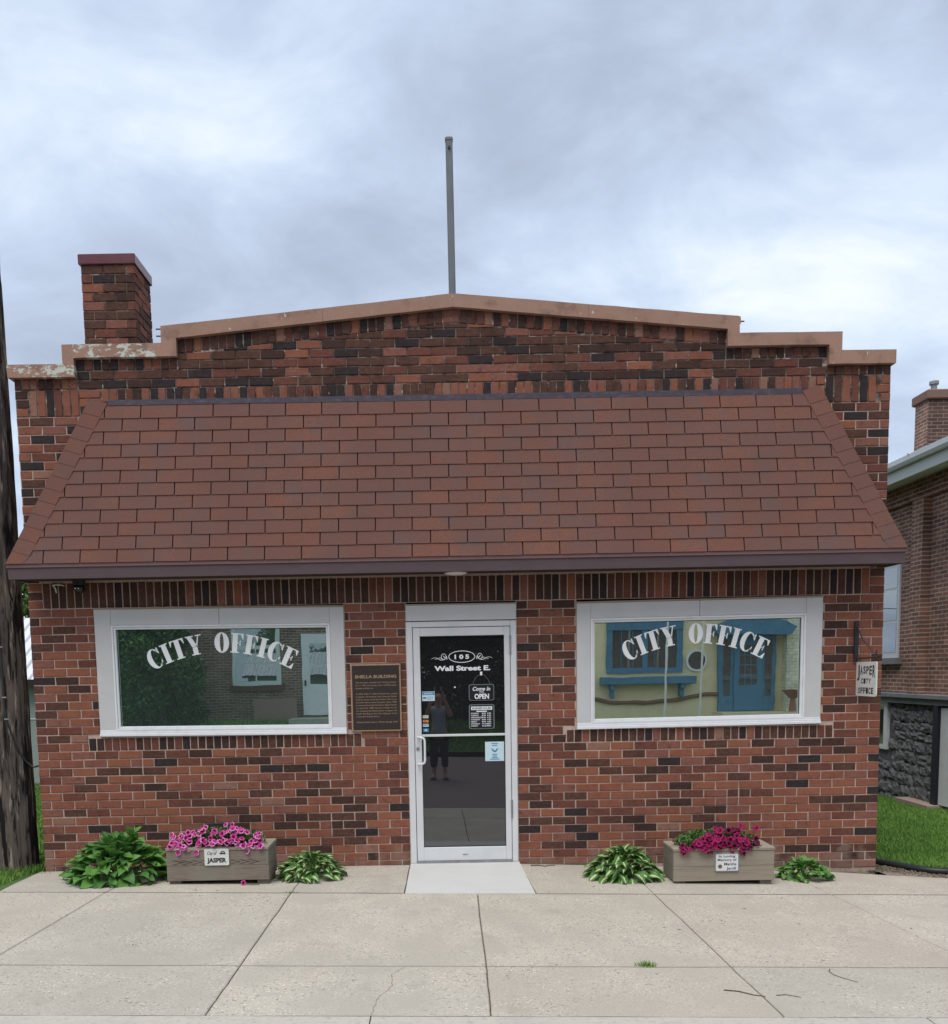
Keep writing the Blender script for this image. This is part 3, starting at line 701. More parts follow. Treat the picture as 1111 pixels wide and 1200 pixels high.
def window(box, gl, a, glm, label):
    x0,x1,z0,z1 = box; g0,g1,h0,h1 = gl; cx, cz = (x0+x1)/2, (z0+z1)/2
    T = lambda m_: (setattr(m_, 'v', tilt(m_.v, cx, cz, a)), m_)[1]
    b = MB(); b.box(x0+.01, x1-.01, .0, .06, z0+.055, z0+.06)
    b.box(x0, x1, .055, .09, z0, z1)       # backing
    root = T(b).build('window', M_gap, BW, label=label)
    fr = .036
    b = MB()                                # flat casing boards
    b.box(x0, g0-fr, -.012, .05, z0+.062, z1-.012, 0, .003); b.box(g1+fr, x1, -.012, .05, z0+.062, z1-.012, 0, .003)
    mid = x0+(x1-x0)*(.5)
    b.box(g0-fr+.0005, mid-.0015, -.010, .05, h1+fr, z1-.012, 0, .003); b.box(mid+.0015, g1+fr-.0005, -.010, .05, h1+fr, z1-.012, 0, .003)
    T(b).build('casing', M_case, root)
    b = MB(); b.box(x0-.004, x1+.004, -.018, .05, z1-.0118, z1+.002); T(b).build('drip_cap', mat('stained_drip_cap', (.33,.24,.17), .6), root)
    b = MB(); b.box(x0-.002, x1+.002, -.030, .05, z0, z0+.028, 0, .004); b.box(x0, x1, -.022, .05, z0+.0282, z0+.0445, 0, .003); b.box(x0, x1, -.016, .05, z0+.0447, z0+.0618, 0, .003)
    T(b).build('sill', M_white, root)
    b = MB()
    for (e0, e1, yy0, yy1) in ((fr, fr*.55, -.018, .05), (fr*.55-.0005, 0, -.004, .05)):
        b.box(g0-e0, g0-e1, yy0, yy1, h0-e0, h1+e0, 0, .002); b.box(g1+e1, g1+e0, yy0, yy1, h0-e0, h1+e0, 0, .002)
        b.box(g0-e1+.0003, g1+e1-.0003, yy0, yy1, h1+e1, h1+e0, 0, .002); b.box(g0-e1+.0003, g1+e1-.0003, yy0, yy1, h0-e0, h0-e1, 0, .002)
    T(b).build('sash_frame', M_white, root)
    b = MB(); b.add([(g0-.004,.028,h0-.004),(g1+.004,.028,h0-.004),(g1+.004,.028,h1+.004),(g0-.004,.028,h1+.004)], [(0,1,2,3)])
    b.box(g0-.004, g0+.004, .020, .0275, h0, h1, 1); b.box(g1-.004, g1+.004, .020, .0275, h0, h1, 1); b.box(g0+.0041, g1-.0041, .020, .0275, h1-.006, h1, 1)
    T(b).build('pane', [glm, M_gap], root)
    return root
wl = window(WL, (-3.007,-1.064,1.318,2.216), -.0072, M_glassL, 'left display window with CITY OFFICE arched in white')
arch_text(wl, -2.043, 2.088, .0265, 1.36, .172, .180, -.004)
wr = window(WR, (1.417,3.331,1.320,2.212), .0068, M_glassR, 'right display window with CITY OFFICE arched in white')
arch_text(wr, 2.355, 2.092, .0265, 1.325, .168, .180, .006)

# ------------------------------------------------------------------ text helper
def text(name, s, x, y, z, h, mat_, parent, width=None, align='CENTER', bold=0.0, face='-y', yext=.0008, squeeze=None, shear=0, **p):
    cu = bpy.data.curves.new('t', 'FONT'); cu.body = s; cu.align_x = align; cu.size = 1; cu.extrude = 0; cu.offset = bold; cu.resolution_u = 3; cu.shear = shear
    to = bpy.data.objects.new('t', cu); COL.objects.link(to); dg = bpy.context.evaluated_depsgraph_get(); dg.update()
    me = bpy.data.meshes.new_from_object(to.evaluated_get(dg)); bpy.data.objects.remove(to); 
    v = np.zeros(len(me.vertices)*3); me.vertices.foreach_get('co', v); v = v.reshape(-1, 3)
    x0, x1, y0, y1 = v[:,0].min(), v[:,0].max(), v[:,1].min(), v[:,1].max()
    sc_ = h/.72; sx = sc_ if width is None else width/(x1-x0)
    lx = v[:,0]*sx - (0 if align == 'LEFT' else (x0+x1)/2*sx); lz = v[:,1]*sc_
    o = np.zeros_like(v)
    if face == '-y': o[:,0] = x+lx; o[:,1] = y; o[:,2] = z+lz
    else: o[:,0] = x; o[:,1] = y-lx; o[:,2] = z+lz
    me.vertices.foreach_set('co', o.ravel()); me.materials.clear(); me.materials.append(mat_); me.name = name; me.update()
    return link(name, me, parent, **p)

# ------------------------------------------------------------------ door
dr = MB(); dr.box(-.325,.692,.05,.07,-.02,2.397)
door = dr.build('door', M_gap, BW)
b = MB(); b.box(-.325,.692,-.02,.05,2.250,2.392, 0, .004); b.build('header_panel', M_case, door)
b = MB(); b.box(-.329,.696,-.024,.05,2.3922,2.402); b.build('drip_cap', mat('header_drip', (.36,.29,.22), .6), door)
b = MB()
b.box(-.325,-.268,-.012,.05,-.018,2.242, 0, .004); b.box(.638,.692,-.012,.05,-.018,2.242, 0, .004); b.box(-.2678,.6378,-.012,.05,2.192,2.242, 0, .004)
b.build('door_frame', M_alu, door)
b = MB()
gx0,gx1,gz0,gz1 = -.200,.580,.128,2.110
b.box(-.263,gx0,-.006,.045,.0,2.187, 0, .003); b.box(gx1,.633,-.006,.045,.0,2.187, 0, .003)
b.box(gx0+.0003,gx1-.0003,-.0055,.045,gz1,2.186, 0, .003); b.box(gx0+.0003,gx1-.0003,-.0055,.045,.0005,gz0, 0, .003)
b.build('door_leaf', M_alu, door)
b = MB(); b.add([(gx0-.003,.022,gz0-.003),(gx1+.003,.022,gz0-.003),(gx1+.003,.022,gz1+.003),(gx0-.003,.022,gz1+.003)], [(0,1,2,3)])
for q in ((gx0,gx0+.005,gz0,gz1),(gx1-.005,gx1,gz0,gz1)): b.box(q[0],q[1],.012,.0215,q[2],q[3],1)
b.box(gx0+.0052,gx1-.0052,.012,.0215,gz1-.006,gz1,1); b.box(gx0+.0052,gx1-.0052,.012,.0215,gz0,gz0+.006,1)
b.build('pane', [M_glassD, M_gap], door)
b = MB(); b.box(gx0,gx1,.002,.018,1.178,1.200, 0, .003); b.build('push_bar', M_alu, door)
b = MB(); b.tube([(-.232,-.006,1.178),(-.232,-.045,1.178),(-.20,-.06,1.176),(-.178,-.062,1.165),(-.172,-.062,1.14),(-.172,-.062,.965),(-.178,-.062,.94),(-.20,-.06,.928),(-.232,-.045,.925),(-.232,-.006,.925)], .0105, 10); b.build('handle', M_white, door, smooth=True)
b = MB(); b.tube([(-.238,-.006,1.068),(-.238,-.012,1.068)], .017, 16); b.tube([(-.238,-.012,1.068),(-.238,-.014,1.068)], .008, 10); b.build('lock', M_met, door)
for z0, z1 in ((1.93,2.10),(.40,.57)):
    b = MB(); b.tube([(.636,-.014,z0),(.636,-.014,z0+(z1-z0)*.49)], .009, 8); b.tube([(.636,-.014,z0+(z1-z0)*.51),(.636,-.014,z1)], .009, 8); b.build('hinge', M_met, door)
b = MB(); b.box(.165,.215,-.0085,-.006,.055,.062); b.build('maker_plate', M_met, door)
b = MB(); b.box(-.268,.638,-.03,.05,-.020,-.002); b.build('threshold', M_met, door)
GY = .0205
num = text('house_number', '1 0 5', .187, GY, 1.898, .038, M_letter, door, width=.135, bold=.045)
b = MB()
def ring(b, cx, cz, rx, rz_, w, y=GY, n=40, a0=0, a1=360):
    for i in range(n):
        t0, t1 = R(a0+(a1-a0)*i/n), R(a0+(a1-a0)*(i+1)/n)
        P = [(cx+(rx+w)*math.cos(t0), y, cz+(rz_+w)*math.sin(t0)), (cx+(rx+w)*math.cos(t1), y, cz+(rz_+w)*math.sin(t1)), (cx+rx*math.cos(t1), y, cz+rz_*math.sin(t1)), (cx+rx*math.cos(t0), y, cz+rz_*math.sin(t0))]
        b.add(P, [(0,1,2,3)])
ring(b, .187, 1.917, .118, .050, .006)
def ribbon(b, pts, w0, w1, y=GY-.0004):
    n = len(pts)
    for i in range(n-1):
        p, q = Vector(pts[i]), Vector(pts[i+1]); d = (q-p).normalized(); nn = Vector((-d.y, d.x))
        wa = w0+(w1-w0)*i/(n-1); wb_ = w0+(w1-w0)*(i+1)/(n-1)
        b.add([(p.x-nn.x*wa, y, p.y-nn.y*wa), (q.x-nn.x*wb_, y, q.y-nn.y*wb_), (q.x+nn.x*wb_, y, q.y+nn.y*wb_), (p.x+nn.x*wa, y, p.y+nn.y*wa)], [(0,1,2,3)])
for s_ in (-1, 1):
    X = lambda u: .187+s_*u
    q = .026
    ribbon(b, [(X(.138), 1.868+q), (X(.142), 1.90+q), (X(.16), 1.868+q), (X(.19), 1.862+q), (X(.21), 1.868+q), (X(.232), 1.882+q), (X(.258), 1.885+q), (X(.283), 1.874+q)], .0035, .0012)
    ring(b, X(.168), 1.894+q, .020, .024, .004, GY-.0008, 18)
    ribbon(b, [(X(.178), 1.872+q), (X(.20), 1.885+q), (X(.235), 1.872+q), (X(.25), 1.868+q)], .0025, .001, GY-.0012)
    ribbon(b, [(X(.158), 1.884+q), (X(.175), 1.904+q)], .0035, .002, GY-.0014)
b.build('number_scrollwork', M_letter, door)
text('street_lettering', 'Wall Street E.', .190, GY, 1.790, .044, M_letter, door, width=.52, bold=.04)
# stickers, flat print on the glass
def sticker(name, x0, x1, z0, z1, m, label=None, parent=door, y=GY, t=.001):
    b = MB(); b.box(x0, x1, y-t, y, z0, z1); return b.build(name, m, parent, label=label)
sticker('sticker', -.19,-.072,1.512,1.600, M_pale, 'pale blue notice sticker with dark blue header')
sticker('sticker_print', -.186,-.076,1.568,1.596, M_blue, None, y=GY-.0012)
sticker('sticker_print', -.180,-.150,1.535,1.546, M_ink, None, y=GY-.0012); sticker('sticker_print', -.145,-.09,1.528,1.533, M_blue, None, y=GY-.0012); sticker('sticker_print', -.140,-.085,1.546,1.550, M_blue, None, y=GY-.0012)
text('sticker_lettering', 'NOTICE', -.131, GY-.0026, 1.575, .014, M_letter, door, width=.08, bold=.02)
for z0, z1, m_, lb in ((1.352,1.378,M_sign,'small white card sticker'),(1.312,1.336,M_amber,'small orange card sticker'),(1.272,1.298,M_pale,'small light blue card sticker'),(1.222,1.256,M_blue,'small royal blue card sticker')):
    sticker('card_sticker', -.187,-.134,z0,z1,m_,lb)
sticker('sticker_print', -.183,-.138,1.285,1.291, M_navy, None, y=GY-.0012); sticker('sticker_print', -.172,-.149,1.232,1.246, M_pale, None, y=GY-.0012); sticker('sticker_print', -.183,-.138,1.362,1.368, M_grey, None, y=GY-.0012)
sticker('sticker_print', -.172,-.16,1.318,1.330, mat('sticker_red', (.5,.04,.03), .5), None, y=GY-.0012)
sticker('window_notice', .392,.570,.938,1.120, M_pale, 'square white notice with blue bird emblem')
for z_, w_ in ((1.100,.06),(1.082,.05),(.998,.05),(.982,.04),(.966,.055),(.952,.09)): sticker('sticker_print', .482-w_/2,.482+w_/2,z_,z_+.007, M_blue, None, y=GY-.0012)
b = MB()
for s_ in (-1, 1): ribbon(b, [(.482,1.026),(.482+s_*.016,1.034),(.482+s_*.032,1.058)], .008, .003, GY-.0013); ribbon(b, [(.482+s_*.006,1.034),(.482+s_*.02,1.05)], .005, .003, GY-.0016)
b.build('bird_emblem', M_blue, door)
sticker('sticker', .110,.126,1.628,1.642, M_pale, 'tiny pale square sticker')
# hanging signs on the door glass
def rrect(x0, x1, z0, z1, r, n=5):
    P = []
    for cx, cz, a in ((x1-r,z0+r,-90),(x1-r,z1-r,0),(x0+r,z1-r,90),(x0+r,z0+r,180)):
        for i in range(n+1): t = R(a+90*i/n); P.append((cx+r*math.cos(t), cz+r*math.sin(t)))
    return P
SY = GY-.004
os_ = thing('open_sign', 'black OPEN sign hanging by a cord inside the door glass', 'sign', (.364,SY,1.505))
b = MB(); b.prism(rrect(.247,.483,1.507,1.659,.018), SY-.002, SY+.001); b.build('rim', M_grey, os_)
b = MB(); b.prism(rrect(.254,.476,1.514,1.652,.014), SY-.0045, SY-.0021); b.build('board', M_chalk, os_)
text('lettering', 'Come In', .365, SY-.0055, 1.600, .036, M_letter, os_, width=.165, bold=.02, shear=.3)
text('lettering', 'WE\'RE', .365, SY-.0055, 1.581, .012, M_letter, os_, width=.045, bold=.02)
text('lettering', 'OPEN', .367, SY-.0055, 1.525, .046, M_letter, os_, width=.135, bold=.035)
b = MB(); b.tube([(.285,SY-.002,1.658),(.30,SY,1.70),(.33,SY,1.735),(.364,SY,1.752),(.40,SY,1.735),(.43,SY,1.70),(.445,SY-.002,1.658)], .0018, 5); b.build('cord', M_grey, os_)
b = MB(); b.box(.354,.374,SY-.006,SY+.001,1.742,1.775); b.build('hook', M_letter, os_)
hs = thing('hours_sign', 'black and white BUSINESS HOURS board below the open sign on the door', 'sign', (.364,SY,1.245))
b = MB(); b.prism(rrect(.245,.483,1.242,1.472,.02), SY-.002, SY+.001); b.build('rim', M_grey, hs)
b = MB(); b.prism(rrect(.255,.473,1.250,1.464,.015), SY-.0045, SY-.0021); b.build('board', M_chalk, hs)
b = MB(); b.box(.266,.462,SY-.0055,SY-.0046,1.420,1.452); b.build('header_strip', M_letter, hs)
text('lettering', 'BUSINESS HOURS', .364, SY-.0062, 1.427, .018, M_ink, hs, width=.175, bold=.02)
b = MB(); b.box(.315,.413,SY-.0055,SY-.0046,1.402,1.412); b.build('header_strip', M_letter, hs)
for i, (d_, h_) in enumerate((('MONDAY','8:00  4:30'),('TUESDAY','8:00  4:30'),('WEDNESDAY','8:00  4:30'),('THURSDAY','8:00  4:30'),('FRIDAY','8:00  4:30'),('SATURDAY','CLOSED'),('SUNDAY','CLOSED'))):
    z_ = 1.383-i*.0195
    text('lettering', d_, .264, SY-.0062, z_, .012, M_letter, hs, align='LEFT', bold=.02); text('lettering', h_, .408, SY-.0062, z_, .012, M_letter, hs, width=.085, bold=.02)

# ------------------------------------------------------------------ bronze plaque
pq = thing('bronze_plaque', 'dark bronze plaque headed SHELLA BUILDING on the brick between left window and door', 'plaque', (-.614,-.01,1.24))
b = MB(); b.box(-.848,-.382,-.024,-.004,1.240,1.864, 0, .004); b.build('border', M_bplt, pq)
b = MB(); b.box(-.834,-.396,-.026,-.0241,1.254,1.850); b.build('field', M_bplq, pq)
text('lettering', 'SHELLA BUILDING', -.615, -.0275, 1.735, .027, M_bplt, pq, width=.385, bold=.035)
lines = ['This structure, erected here 1914 as a Power','Co. in 1907 and moved to the 1922 Mercantile','by Jasper and Perry Inc.','',
 'In 1952, Alvin T. Shella & Power Inc. united','in Jasper, Minnesota with General Shella','and his sons, took part here. His sons,','pioneers there, came and gone. Since 1958,','it was purchased by Northern States Power',
 'Co. June 30, 1988, Northern States Power','Co. donated the Shella Depot to Jasper, the','Shella Building to the City of Jasper to be','used as their Municipal Library.','','Howard Shella died in 1978 at the age of 83']
for i, l_ in enumerate(lines):
    if l_: text('lettering', l_, -.802, -.0275, 1.688-i*.0262, .0125, M_bplt, pq, align='LEFT', bold=.012, width=None if len(l_) < 36 else .378)

# ------------------------------------------------------------------ bracket sign
bs = thing('bracket_sign', 'white hanging sign reading JASPER CITY OFFICE on a black wall bracket', 'sign', (3.845,-.01,1.5))
b = MB(); b.box(3.815,3.852,-.03,-.004,1.800,2.175, 0, .004); b.build('wall_bar', M_black, bs)
b = MB(); b.tube([(3.835,-.03,1.832),(3.838,-.25,1.835),(3.84,-.42,1.842),(3.842,-.50,1.855)], .009, 8); b.build('arm', M_rust, bs)
b = MB(); b.tube([(3.835,-.03,2.12),(3.836,-.16,1.99),(3.839,-.33,1.90),(3.84,-.40,1.85),(3.84,-.41,1.90)], .007, 8); b.build('brace', M_rust, bs)
b = MB()
P = rrect(.035,.435,1.490,1.800,.022)
n = len(P); b.add([(3.832,-p,q) for p, q in P]+[(3.842,-p,q) for p, q in P], [tuple(range(n)), tuple(range(2*n-1,n-1,-1))]+[(i, i+n, (i+1)%n+n, (i+1)%n) for i in range(n)]); b.build('panel', M_sign, bs)
for q in (.10,.37):
    b = MB(); b.tube([(3.838,-q,1.79),(3.838,-q,1.835)], .005, 6); b.build('hanger', M_rust, bs)
# lettering faces the street's left side; drawn glyph by glyph, tall at both ends of JASPER
def sgn(s, yc, z0, w, hs_):
    tot = len(s)
    for i, ch in enumerate(s):
        yy = yc+w/2-(i+.5)*w/tot; text('lettering', ch, 3.8312, yy, z0+(hs_[0]-hs_[i])*(.0 if hs_[0] == hs_[i] else -0.0)-(hs_[i]-min(hs_))*.75, hs_[i], M_ink, bs, width=w/tot*.80, bold=.03, face='-x')
sgn('JASPER', -.235, 1.695, .36, [.105,.078,.066,.066,.078,.105]); sgn('CITY', -.235, 1.605, .20, [.046]*4); sgn('OFFICE', -.235, 1.515, .31, [.054]*6)

# ------------------------------------------------------------------ planters
def planter(x0, x1, y0, y1, zb, h, label, seed):
    rd = random.Random(seed)
    t = thing('planter_box', label, 'planter', ((x0+x1)/2, (y0+y1)/2, zb), group='wooden planter boxes against the brick wall')
    foot = .035; top = zb+h; ph = (h-foot-.028)/2
    for xx in (x0+.01, x1-.11):
        b = MB(); b.box(xx, xx+.10, y0+.03, y1-.03, zb-.01, zb+foot, 0, .003); b.build('foot', M_wood, t)
    for k_ in range(2):
        z0 = zb+foot+.0006+k_*ph
        b = MB(); b.box(x0, x1, y0, y0+.035, z0, z0+ph-.0015, 0, .003); b.build('plank', [M_wood, M_wood2][seed], t)
        b = MB(); b.box(x0, x1, y1-.035, y1, z0, z0+ph-.0015, 0, .003); b.build('plank', M_wood, t)
        b = MB(); b.box(x0+.002, x0+.035, y0+.036, y1-.036, z0, z0+ph-.0015, 0, .003); b.build('end_plank', M_wood, t)
        b = MB(); b.box(x1-.035, x1-.002, y0+.036, y1-.036, z0, z0+ph-.0015, 0, .003); b.build('end_plank', M_wood, t)
    for (a, b0, c_, d) in ((x0-.004, x1+.004, y0-.006, y0+.055), (x0-.004, x1+.004, y1-.055, y1+.006), (x0-.004, x0+.085, y0+.056, y1-.056), (x1-.085, x1+.004, y0+.056, y1-.056)):
        b = MB(); b.box(a, b0, c_, d, top-.027, top, 0, .004); b.build('top_rail', M_wood2, t)
    b = MB(); b.box(x0+.04, x1-.04, y0+.04, y1-.04, top-.09, top-.05); b.build('soil', M_soil, t)
    return t, top
PLy = -.80
pl1, t1 = planter(-2.398, -1.520, -.80, -.42, G(-1.95,-.8), .325, 'weathered grey planter box of pink petunias with a white CITY OF JASPER sign', 0)
pl2, t2 = planter(1.975, 2.845, -.76, -.38, G(2.4,-.76)-.005, .325, 'tan wooden planter box of crimson petunias with an IN LOVING MEMORY sign', 1)
# wood grain cathedral figure: proud late-wood lines on the left box
b = MB()
for s_ in range(9):
    cx = -2.30+s_*.082
    for q in range(3):
        w_ = .030+.012*q
        ribbon(b, [(cx-w_, t1-.125+.020-.003*q), (cx+w_*.9, t1-.125-.003+.0*q), (cx-w_, t1-.125-.026+.003*q)], .0012, .0012, -.8006)
b.build('wood_grain', mat('late_wood', (.085,.065,.05), .9), pl1)
sg = MB(); sg.prism(rrect(-2.067,-1.857,t1-.155,t1-.010,.012), -.812, -.8065); s1 = sg.build('sign_plate', M_sign, pl1, label='white CITY OF JASPER plate')
text('lettering', 'City of', -2.000, -.8130, t1-.062, .030, M_ink, s1, width=.085, bold=.01, shear=.35)
text('lettering', 'JASPER', -1.962, -.8130, t1-.128, .038, M_ink, s1, width=.165, bold=.045)
b = MB(); ribbon(b, [(-1.935,t1-.052),(-1.885,t1-.052)], .006, .006, -.8130); ribbon(b, [(-1.925,t1-.044),(-1.915,t1-.034),(-1.90,t1-.034),(-1.892,t1-.044)], .004, .004, -.8132); b.build('emblem', M_ink, s1)
sg = MB(); sg.prism(rrect(2.330,2.535,t2-.205,t2-.045,.012), -.772, -.7665); s2 = sg.build('sign_plate', M_sign, pl2, label='white IN LOVING MEMORY plate edged in navy')
b = MB()
for q in (0,):
    x0_, x1_, z0_, z1_ = 2.334, 2.531, t2-.201, t2-.049
    for seg in (((x0_,z0_),(x1_,z0_)),((x1_,z0_),(x1_,z1_)),((x1_,z1_),(x0_,z1_)),((x0_,z1_),(x0_,z0_))): ribbon(b, seg, .0022, .0022, -.7728)
b.build('border', M_navy, s2)
text('lettering', 'In Loving', 2.432, -.7732, t2-.080, .021, M_navy, s2, width=.14, bold=.015)
text('lettering', 'Memory of', 2.432, -.7732, t2-.112, .021, M_navy, s2, width=.165, bold=.015)
text('lettering', 'Marsha', 2.460, -.7732, t2-.150, .024, M_navy, s2, width=.105, bold=.015)
text('lettering', 'Jandl', 2.468, -.7732, t2-.187, .022, M_navy, s2, width=.080, bold=.015)
b = MB(); ring(b, 2.372, t2-.160, .0, .0, .018, -.7732, 14); b.build('emblem', mat('brown_emblem', (.16,.09,.06), .6), s2)

# ------------------------------------------------------------------ leaves and flowers
def leafmat(name, c, c2, streak=None, sw=.22):
    m = bpy.data.materials.new(name); m.use_nodes = True; t = m.node_tree; L = t.links.new; b = t.nodes['Principled BSDF']
    b.inputs['Roughness'].default_value = .42; b.inputs['Specular IOR Level'].default_value = .45
    g = N(t, 'ShaderNodeNewGeometry'); n = N(t, 'ShaderNodeTexNoise'); n.inputs['Scale'].default_value = 14; L(g.outputs['Position'], n.inputs['Vector'])
    mx = N(t, 'ShaderNodeMix', data_type='RGBA'); mr = N(t, 'ShaderNodeMapRange'); mr.inputs[1].default_value = .35; mr.inputs[2].default_value = .65; L(n.outputs[0], mr.inputs[0])
    L(mr.outputs[0], mx.inputs[0]); mx.inputs[6].default_value = (*c, 1); mx.inputs[7].default_value = (*c2, 1); cur = mx.outputs[2]
    uv = N(t, 'ShaderNodeUVMap'); sp = N(t, 'ShaderNodeSeparateXYZ'); L(uv.outputs[0], sp.inputs[0])
    if streak:
        a = N(t, 'ShaderNodeMath', operation='SUBTRACT'); L(sp.outputs[0], a.inputs[0]); a.inputs[1].default_value = .5
        ab = N(t, 'ShaderNodeMath', operation='ABSOLUTE'); L(a.outputs[0], ab.inputs[0])
        n2 = N(t, 'ShaderNodeTexNoise'); n2.inputs['Scale'].default_value = 35; L(g.outputs['Position'], n2.inputs['Vector'])
        m2 = N(t, 'ShaderNodeMath', operation='MULTIPLY_ADD'); L(n2.outputs[0], m2.inputs[0]); m2.inputs[1].default_value = .22; L(ab.outputs[0], m2.inputs[2])
        r_ = N(t, 'ShaderNodeMapRange'); r_.inputs[1].default_value = sw+.14; r_.inputs[2].default_value = sw+.09; L(m2.outputs[0], r_.inputs[0])
        x2 = N(t, 'ShaderNodeMix', data_type='RGBA'); L(r_.outputs[0], x2.inputs[0]); L(cur, x2.inputs[6]); x2.inputs[7].default_value = (*streak, 1); cur = x2.outputs[2]
    L(cur, b.inputs['Base Color'])
    # veins
    wv = N(t, 'ShaderNodeMath', operation='MULTIPLY'); L(sp.outputs[0], wv.inputs[0]); wv.inputs[1].default_value = 50
    sn = N(t, 'ShaderNodeMath', operation='SINE'); L(wv.outputs[0], sn.inputs[0]); bp = N(t, 'ShaderNodeBump'); bp.inputs['Strength'].default_value = .35; bp.inputs['Distance'].default_value = .002; L(sn.outputs[0], bp.inputs['Height']); L(bp.outputs[0], b.inputs['Normal'])
    tr = N(t, 'ShaderNodeBsdfTranslucent'); L(cur, tr.inputs[0]); ms = N(t, 'ShaderNodeMixShader'); ms.inputs[0].default_value = .25
    o = t.nodes['Material Output']; L(b.outputs[0], ms.inputs[1]); L(tr.outputs[0], ms.inputs[2]); L(ms.outputs[0], o.inputs[0])
    return m
def leaf_mesh(name, m, length, width, bend, fold, wave, seed, pet):
    rd = random.Random(seed); b = MB(); b.uv = []; nl, nw = 7, 4
    for i in range(nl+1):
        t = i/nl; w_ = width*.5*(math.sin(math.pi*min(1, t**.75))**.8)*(1 if t < .97 else .25) if 0 < i < nl else .0015
        for j in range(nw+1):
            u = j/nw*2-1; ang = bend*t
            lx = length*(math.sin(ang)/bend if bend else t); lz = -length*(1-math.cos(ang))/bend
            z = lz+fold*abs(u)*w_+wave*math.sin(t*9+u*2+seed)*abs(u)
            b.v.append((lx, u*w_, z)); b.uv.append((j/nw, t))
    for i in range(nl):
        for j in range(nw):
            a = i*(nw+1)+j; b.f.append((a, a+nw+1, a+nw+2, a+1)); b.m.append(0)
    return b.mesh(name, m, smooth=True)
def hosta(x, y, rx, ry, h, n, label, meshes, seed, lsc=(.75,1.1), up_=.25):
    rd = random.Random(seed); zb = G(x, y)
    t = thing('hosta_plant', label, 'hosta', (x, y, zb), group='hostas along the wall base')
    st = MB(); centers = []
    for i in range(n):
        f = ((i+.5)/n)**.62; az = i*2.39996+rd.uniform(-.3,.3)
        rr = f*.80; px_, py_ = x+rx*rr*math.cos(az), y+ry*rr*math.sin(az)
        pz = zb+h*(1-f**1.9)*.86+.018+rd.uniform(-.02,.02)*h*2
        el = (1-f)*1.1+up_+rd.uniform(-.5,.45)              # pitch of the leaf
        o = at(t, 'leaf', rd.choice(meshes), (px_, py_, max(pz, zb+.02)), rot=(rd.uniform(-.7,.7), -el, az+rd.uniform(-.9,.9)))
        s_ = rd.uniform(*lsc)*(.85+.25*f); o.scale = (s_, s_, s_)
        if i % 3 == 0: st.tube([(x+rd.uniform(-.05,.05), y+rd.uniform(-.05,.05), zb), ((x+px_)/2, (y+py_)/2, zb+(pz-zb)*.7), (px_, py_, max(pz, zb+.02))], [.004,.0035,.003], 5)
    st.build('stems', HG, t, kind='stuff')
    return t
HG = leafmat('hosta_green', (.10,.25,.05), (.16,.34,.075))
HG2 = leafmat('hosta_deep_green', (.06,.17,.04), (.095,.225,.055))
HV = leafmat('hosta_variegated', (.07,.18,.035), (.10,.24,.05), (.64,.66,.38), .10)
HV2 = leafmat('hosta_green_light_edge', (.07,.18,.04), (.10,.23,.055), (.36,.46,.15), .12)
big = [leaf_mesh('leaf', [HG, HG2][i % 2 if i != 2 else 0], .185, .105, .9, .35, .010, i, 0) for i in range(5)]
med = [leaf_mesh('leaf', HV, .165, .078, 1.5, .45, .007, i, 0) for i in range(4)]
sml = [leaf_mesh('leaf', HV, .125, .066, 1.4, .45, .006, i, 0) for i in range(4)]
sg_ = [leaf_mesh('leaf', [HG, HV2, HG2][i], .115, .065, 1.0, .35, .006, i, 0) for i in range(3)]
h1 = hosta(-2.90, -.55, .47, .37, .33, 210, 'large plain green hosta between the utility pole and the left planter', big, 1)
h2 = hosta(-1.20, -.52, .31, .25, .19, 150, 'cream streaked hosta just right of the pink petunia planter', sml, 2)
h3 = hosta(1.585, -.50, .33, .27, .22, 170, 'cream streaked hosta just left of the crimson petunia planter', med, 3)
h4 = hosta(3.22, -.47, .23, .19, .12, 95, 'smallest hosta, low and mostly green, right of the crimson petunia planter', sg_, 4)
for i in range(6):      # one upright spray at the back of the first plant
    o = at(h1, 'leaf', big[0], (-2.80+random.uniform(-.04,.04), -.50, G(-2.8,-.5)+.29+i*.02), rot=(random.uniform(-1,1), -1.0-random.uniform(0,.4), random.uniform(-2.6,-.4))); o.scale = (.75,.75,.75)
def petalmat(name, core, mid, rim, r1, r2):
    m = bpy.data.materials.new(name); m.use_nodes = True; t = m.node_tree; L = t.links.new; b = t.nodes['Principled BSDF']; b.inputs['Roughness'].default_value = .6; b.inputs['Specular IOR Level'].default_value = .2
    uv = N(t, 'ShaderNodeUVMap'); sp = N(t, 'ShaderNodeSeparateXYZ'); L(uv.outputs[0], sp.inputs[0]); cr = N(t, 'ShaderNodeValToRGB'); L(sp.outputs[0], cr.inputs[0])
    e = cr.color_ramp.elements; e[0].position = 0; e[0].color = (*core, 1); e[1].position = 1; e[1].color = (*rim, 1)
    q = e.new(r1); q.color = (*core, 1); q = e.new(r1+.1); q.color = (*mid, 1); q = e.new(r2); q.color = (*mid, 1); q = e.new(min(.99, r2+.12)); q.color = (*rim, 1)
    L(cr.outputs[0], b.inputs['Base Color']); return m
